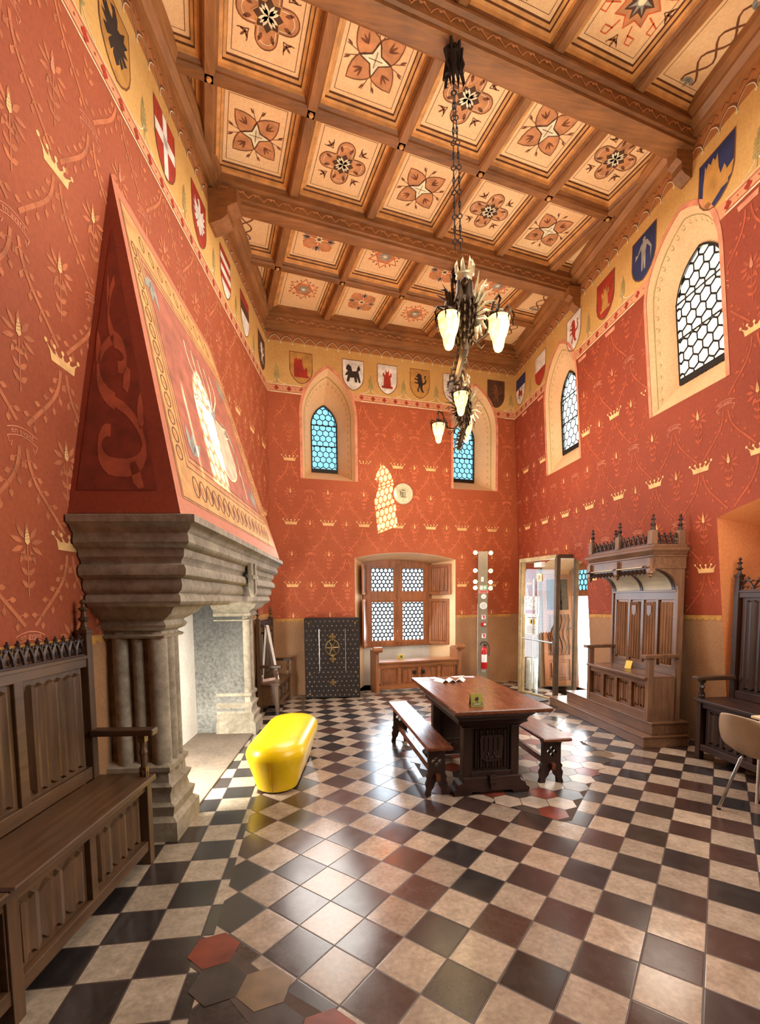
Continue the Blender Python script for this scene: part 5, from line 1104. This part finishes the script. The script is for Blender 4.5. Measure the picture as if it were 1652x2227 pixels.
mb = MB(); mb.tube([(.02,0,.42),(.07,-.01,.44),(.085,-.02,.38),(.08,-.03,.24)], .009, 6); mb.build('hose', PBLACK, ex)
mb = MB(); mb.tube([(-.075+.0*a,.05,.40)if False else (.075*cos(a), .055, .41+.075*sin(a)) for a in [i*PI/9 for i in range(10)]], .006, 6); mb.build('bracket_hoop', IRON, ex)
# plaque on the back wall
pq = thing('wall_plaque', 'round pale carved plaque high on the far red wall', 'plaque', tuple(WB(2.22,3.43,0)), a8)
PQ = stone('plaque_stone', (232,226,200), (178,166,126), 30, .3)
mb = MB(); mb.lathe([(.18,.0),(.18,-.03),(.172,-.045),(.155,-.05),(.14,-.04),(.132,-.022),(.001,-.022)], 28, (0,0,0), 'y'); mb.build('disc', PQ, pq, True)
mb = MB(); mb.tube([(.112*cos(i*PI/16),-.024,.112*sin(i*PI/16)) for i in range(33)], .007, 5)
for k in range(26): a = k*2*PI/26; mb.tube([(.078*cos(a),-.026,.078*sin(a)),(.1*cos(a+.1),-.028,.1*sin(a+.1))], .007, 4)
mb.build('raised_ring', PQ, pq, True)
mb = MB()
for P in ([(-.05,.05),(-.05,-.04)],[(-.05,.0),(-.02,.03),(-.02,-.04)],[(.0,.03),(.0,-.04)],[(.05,.03),(.02,.02),(.05,-.01),(.02,-.035)],[(-.04,-.055),(.05,-.055)],[(-.03,.06),(.04,.06)]): mb.tube([(a,-.026,b) for a, b in P], .008, 5)
mb.build('raised_script', plain('plaque_dark',(104,84,50),.7), pq)

# ------------------------------------------------------------------ modern chair and small table at the right edge
chr_ = thing('shell_chair', 'beige moulded shell chair with slim chrome legs at the right edge', 'chair', (3.25,2.79,0), rad(3))
SHL = plain('shell_beige', (176,152,124), .35, 0, .04)
pf_ = [(-.325,.775,.36),(-.316,.74,.40),(-.29,.66,.43),(-.255,.56,.44),(-.20,.475,.44),(-.10,.43,.45),(.02,.425,.45),(.13,.432,.44),(.2,.425,.42),(.225,.405,.39)]
N = 12; vs, fs = [], []
for k, (x, z, w) in enumerate(pf_):
    for i in range(N+1):
        u = 2*i/N-1; bk = max(0, 1-k/5); ed = abs(u)**2.5
        vs.append(V((x+.10*bk*ed+.0, u*w/2, z+.045*(1-bk)*ed-(.03*ed if k == 0 else 0))))
for k in range(len(pf_)-1):
    for i in range(N): fs.append((k*(N+1)+i, k*(N+1)+i+1, (k+1)*(N+1)+i+1, (k+1)*(N+1)+i))
o = flatmesh('shell', vs, fs, [0]*len(fs), [SHL], chr_); o.data.shade_smooth(); m = o.modifiers.new('s','SOLIDIFY'); m.thickness = .008; m = o.modifiers.new('u','SUBSURF'); m.levels = 1; m.render_levels = 1
for x0, y0, x1, y1 in ((-.10,.12,-.205,.20),(-.10,-.12,-.205,-.20),(.10,.12,.20,.22),(.10,-.12,.20,-.22)):
    mb = MB(); mb.tube([(x0,y0,.42),(x0*1.05,y0*1.1,.405),(x1,y1,.008)], .011, 10); l = mb.build('leg', CHROME, chr_, True)
    mb = MB(); mb.lathe([(.014,0),(.014,.014)], 10, (x1,y1,0)); mb.build('foot_cap', PBLACK, l)
st = thing('side_table', 'small pale-topped table with white edge beside the shell chair', 'table', (3.555,2.72,0), rad(0))
mb = MB(); mb.bx(-.17,.17,-.36,.36,.655,.675); mb.build('tabletop', plain('beech_top',(226,196,160),.3,0,.08), st, False, .004)
for x in (-.14,.14):
    for y in (-.3,.3): mb = MB(); mb.tube([(x,y,.66),(x,y,0)], .012, 8); mb.build('leg', PLW, st)

# ------------------------------------------------------------------ chandeliers
GLW = NT('lamp_glass'); t = GLW; v = t.coord(); f = t.noise(v, 30, 2)
t.lk(t.ramp(f, [(.3, lin((255,206,110))), (.7, lin((255,240,180)))]), t.b.inputs['Base Color']); t.lk(t.ramp(f, [(.3, lin((255,196,90))), (.65, lin((255,236,170)))]), t.b.inputs['Emission Color']); t.b.inputs['Emission Strength'].default_value = 1.15; LAMPG = t.m
BRZL = plain('gilt_lit_bronze', (196,184,150), .3, .7)
def chandelier(label, loc, zl, lamps, chain_len, lat, tail):
    r = thing('chandelier', label, 'chandelier', loc); la = V((lat[0],lat[1],0)); de = V((-lat[1],lat[0],0)); Z0 = loc[2]
    def P(l, d, z): p = la*l+de*d; return (p.x, p.y, z-Z0)
    def MBL(): return MB(MX(((la.x,de.x,0,0),(la.y,de.y,0,0),(0,0,1,-Z0),(0,0,0,1))))
    mb = MBL()
    for k in range(16):
        a = k*2.4; q = .03+.05*(k % 4)/3; mb.tube([(0,0,Z0),(q*cos(a),q*sin(a),Z0-.05),(q*1.7*cos(a),q*1.7*sin(a),Z0-.05-.03*(k % 5)),(q*1.3*cos(a)+.01,q*1.2*sin(a),Z0-.16-.02*(k % 4))], [.02,.018,.012,.002], 5)
    mb.lathe([(.05,Z0),(.05,Z0-.04),(.03,Z0-.12),(.008,Z0-.2)], 10); mb.build('ceiling_rose', IRON, r)
    zt = zl+.62
    for dx in (-.012, .03):
        mb = MBL(); n = int((Z0-.15-zt)/.045)
        for i in range(n):
            z = Z0-.15-i*.045; x = dx*min(1, i/n*2)+.03*i/n; R = .0135
            if i % 4 == 3: mb.tube([(x+.018*cos(a),0,z-.02+.018*sin(a)) for a in [q*PI/4 for q in range(9)]], .005, 4)
            else: mb.tube([(x+(R*cos(a)*.5 if i % 2 else 0), (0 if i % 2 else R*cos(a)*.5), z-.022+.03*sin(a)) for a in [q*PI/3 for q in range(7)]], .005, 4)
        mb.build('chain', IRON, r)
    cx = .09
    mb = MBL(); mb.lathe([(.05,zl+.40),(.058,zl+.41),(.06,zl+.45),(.066,zl+.455),(.066,zl+.465),(.055,zl+.47),(.001,zl+.475)], 14, (cx,0,0))
    for k in range(7): a = k*2*PI/7; mb.tube([(cx+.06*cos(a),.06*sin(a),zl+.46),(cx+.072*cos(a),.072*sin(a),zl+.52),(cx+.062*cos(a),.062*sin(a),zl+.575)], [.02,.014,.003], 5)
    mb.build('crown', BRZL, r, True)
    mb = MBL(); mb.lathe([(.035,zl-.12),(.05,zl-.08),(.07,zl),(.088,zl+.10),(.095,zl+.18),(.085,zl+.26),(.068,zl+.32),(.064,zl+.40),(.03,zl+.42)], 16, (cx,0,0))
    for j in range(9):
        for k in range(8):
            a = k*PI/4+(j % 2)*PI/8; z = zl-.06+j*.035; R = .055+.04*min(1, j/6); mb.tube([(cx+R*cos(a),R*sin(a),z+.03),(cx+(R+.012)*cos(a),(R+.012)*sin(a),z),(cx+(R+.004)*cos(a),(R+.004)*sin(a),z-.03)], [.014,.012,.003], 5)
    mb.ball((cx,-.085,zl+.36), .035, 8); mb.tube([(cx,-.1,zl+.36),(cx,-.14,zl+.34),(cx,-.145,zl+.31)], [.022,.016,.004], 6); mb.build('eagle_body', BRONZE, r, True)
    for sg, m in ((1, BRZL), (-1, BRONZE)):  # right wing paler: the light on it is put into its colour
        mb = MBL(); x0 = cx+sg*.075
        for k in range(9):
            a = rad(80-k*19); L = (.27,.25,.24,.23,.22,.2,.18,.15,.12)[k]; z = zl+.20-k*.012; tip = (x0+sg*L*cos(a)*.80, -.02+.01*k, z+L*sin(a)); mid = (x0+sg*L*.5*cos(a)*.8, -.04, z+L*.55*sin(a))
            mb.tube([(x0,-.0,z-.01),mid,tip], [.016,.022,.005], 6, flat=.4)
        mb.tube([(x0,0,zl+.2),(x0+sg*.05,0,zl+.30),(x0+sg*.07,0,zl+.36),(x0+sg*.11,0,zl+.37)], [.03,.024,.016,.004], 6); mb.build('wing', m, r, True)
    mb = MBL(); pts = [(cx,0,zl-.10),(cx-.02,0,zl-.2),(cx-.06,0,zl-.34),(cx-.08,0,zl-.34-tail)]; mb.tube(pts, [.04,.036,.03,.012], 8)
    for k in range(10): t = k/9; z = zl-.14-t*(.2+tail); x = cx-.02-.06*t; mb.tube([(x,0,z),(x+(.05 if k % 2 else -.05),-.02,z-.02),(x+(.06 if k % 2 else -.055),-.02,z-.06)], [.014,.012,.003], 5)
    mb.build('tail', BRONZE, r, True)
    for (l, d) in lamps:
        v = V((l-cx, d)); L = max(v.length, .05); u = v/L
        Q = lambda q, z: (cx+u.x*q, u.y*q, z)
        a_ = MBL(); a_.tube([Q(.03,zl+.0),Q(L*.35,zl-.05),Q(L*.62,zl+.0),Q(L*.72,zl+.12),Q(L*.85,zl+.25),Q(L*1.0,zl+.30),Q(L*1.04,zl+.27),Q(L*1.0,zl+.24)], [.016,.014,.013,.012,.011,.011,.01,.008], 7)
        a_.tube([Q(L*.35,zl-.05),Q(L*.5,zl-.1),Q(L*.6,zl-.07),Q(L*.55,zl-.04)], [.008,.007,.006,.003], 5); ao = a_.build('arm', BRONZE, r, True)
        mb = MBL(); mb.tube([(l,d,zl+.25),(l,d,zl+.16)], .006, 6); mb.lathe([(.012,zl+.19),(.03,zl+.18),(.05,zl+.165),(.06,zl+.15),(.05,zl+.13),(.07,zl+.118),(.088,zl+.112)], 14, (l,d,0))
        for k in range(7): a = k*2*PI/7; mb.tube([(l+.05*cos(a),d+.05*sin(a),zl+.15),(l+.1*cos(a),d+.1*sin(a),zl+.17),(l+.12*cos(a),d+.12*sin(a),zl+.13),(l+.105*cos(a),d+.105*sin(a),zl+.09),(l+.112*cos(a),d+.112*sin(a),zl+.05)], [.008,.008,.008,.007,.003], 5)
        hd = mb.build('lamp_holder', BRONZE, ao, True)
        mb = MBL(); mb.lathe([(.088,zl+.12),(.09,zl+.112),(.084,zl+.10),(.082,zl+.06),(.07,zl+.01),(.06,zl-.02),(.053,zl-.028),(.047,zl-.06),(.04,zl-.10),(.028,zl-.125),(.012,zl-.135),(.001,zl-.136)], 18, (l,d,0)); mb.build('lamp_shade', LAMPG, ao, True)
        pl = bpy.data.lights.new('lamp_light', 'POINT'); pl.energy = 7; pl.color = (1,.78,.45); pl.shadow_soft_size = .09
        po = bpy.data.objects.new('lamp_light', pl); COL.objects.link(po); q = V(loc)+V(P(l, d, zl-.2)); po.location = q
    return r
chandelier('dark bronze eagle chandelier with lit glass lamps, the nearer of two', (1.215,3.79,5.8), 3.69, [(-.03,-.08),(.36,.02)], 1, (.953,-.304), .02)
chandelier('dark bronze eagle chandelier hanging further back behind the nearer one', (2.01,6.10,5.8), 3.92, [(.05,-.53),(-.25,.42),(.13,.46)], 1, (.95,-.312), .02)

# ------------------------------------------------------------------ light
def area(name, loc, tgt, e, sx, sy, col):
    l = bpy.data.lights.new(name, 'AREA'); l.shape = 'RECTANGLE'; l.size = sx; l.size_y = sy; l.energy = e; l.color = col
    o = bpy.data.objects.new(name, l); COL.objects.link(o); o.location = loc; o.rotation_euler = (V(tgt)-V(loc)).to_track_quat('-Z','Y').to_euler(); return o
def point(name, loc, e, r, col):
    l = bpy.data.lights.new(name, 'POINT'); l.energy = e; l.shadow_soft_size = r; l.color = col; o = bpy.data.objects.new(name, l); COL.objects.link(o); o.location = loc
sun = bpy.data.lights.new('sun', 'SUN'); sun.energy = 75; sun.angle = rad(.25); sun.color = (1,.86,.66)
so = bpy.data.objects.new('sun', sun); COL.objects.link(so); so.rotation_euler = V((-.66,1,-.285)).to_track_quat('-Z','Y').to_euler()
w = bpy.data.worlds.new('world'); scene.world = w; w.use_nodes = True; b = w.node_tree.nodes['Background']; b.inputs[0].default_value = (.72,.87,1,1); b.inputs[1].default_value = 8
WARM = (1,.84,.64)
area('fill_top', (1.3,4.4,5.55), (1.3,4.4,0), 105, 3, 3.4, (1,.90,.76))
area('daylight_right', (3.2,1.7,3.0), (-1.2,3.6,.8), 140, 2.2, 2.4, (1,.92,.82))
area('window_glow_back', tuple(WB(2.28,1.5,.30)), tuple(WB(2.28,.6,-3)), 44, 1.1, 1.4, (.76,.89,1))
area('door_glow', tuple(WR(1.45,1.2,.45)), (2.2,5.5,.4), 45, 1.3, 1.8, (1,.97,.92))
area('uplight_front', (1.4,2.4,2.9), (1.3,3.6,6), 70, 1.6, 1.6, WARM)
area('uplight_back', (2.0,6.4,2.7), (1.7,6.0,6), 46, 1.6, 1.4, WARM)
area('left_back_fill', (.3,6.6,2.9), (3.8,4.6,.9), 75, 1.6, 1.8, (1,.95,.88))  # added fill light in mid-room to brighten the throne side, no window here
point('niche_fill', tuple(WR(4.75,2.0,-.7)), 16, .25, (1,.88,.72))  # added fill light in front of the niche, no real fitting
area('hearth_lamp', (-1.02,3.80,.75), (-1.25,5.4,.1), 90, .12, .5, (1,.98,.9))
point('column_spots', (2.9,7.3,2.7), 14, .12, (1,.8,.5))
# ------------------------------------------------------------------ camera
P_, RO_, YW = .0761, .01, rad(9)
fw = V((0,cos(P_),-sin(P_))); dn = V((0,-sin(P_),-cos(P_))); rt = V((1,0,0))
ca = rt*cos(RO_)+dn*sin(RO_); cb = -rt*sin(RO_)+dn*cos(RO_); RZ = MX.Rotation(-YW, 3, 'Z'); ca, cb, fw = RZ@ca, RZ@cb, RZ@fw
cam = bpy.data.cameras.new('camera'); cam.sensor_fit = 'VERTICAL'; cam.sensor_height = 36; cam.lens = 1020.46/2227*36; cam.shift_y = (1381.1-1113.5)/2227; cam.clip_start = .05
co = bpy.data.objects.new('camera', cam); COL.objects.link(co)
m4 = MX((ca, -cb, -fw)).transposed().to_4x4(); m4.translation = (0,0,1.6); co.matrix_world = m4
scene.camera = co
scene.view_settings.view_transform = 'Standard'; scene.view_settings.look = 'None'; scene.view_settings.exposure = 0
scene.cycles.use_denoising = True; scene.cycles.max_bounces = 7; scene.cycles.diffuse_bounces = 4; scene.cycles.glossy_bounces = 3; scene.cycles.transparent_max_bounces = 12
scene.cycles.sample_clamp_indirect = 6; scene.cycles.caustics_reflective = False; scene.cycles.caustics_refractive = False
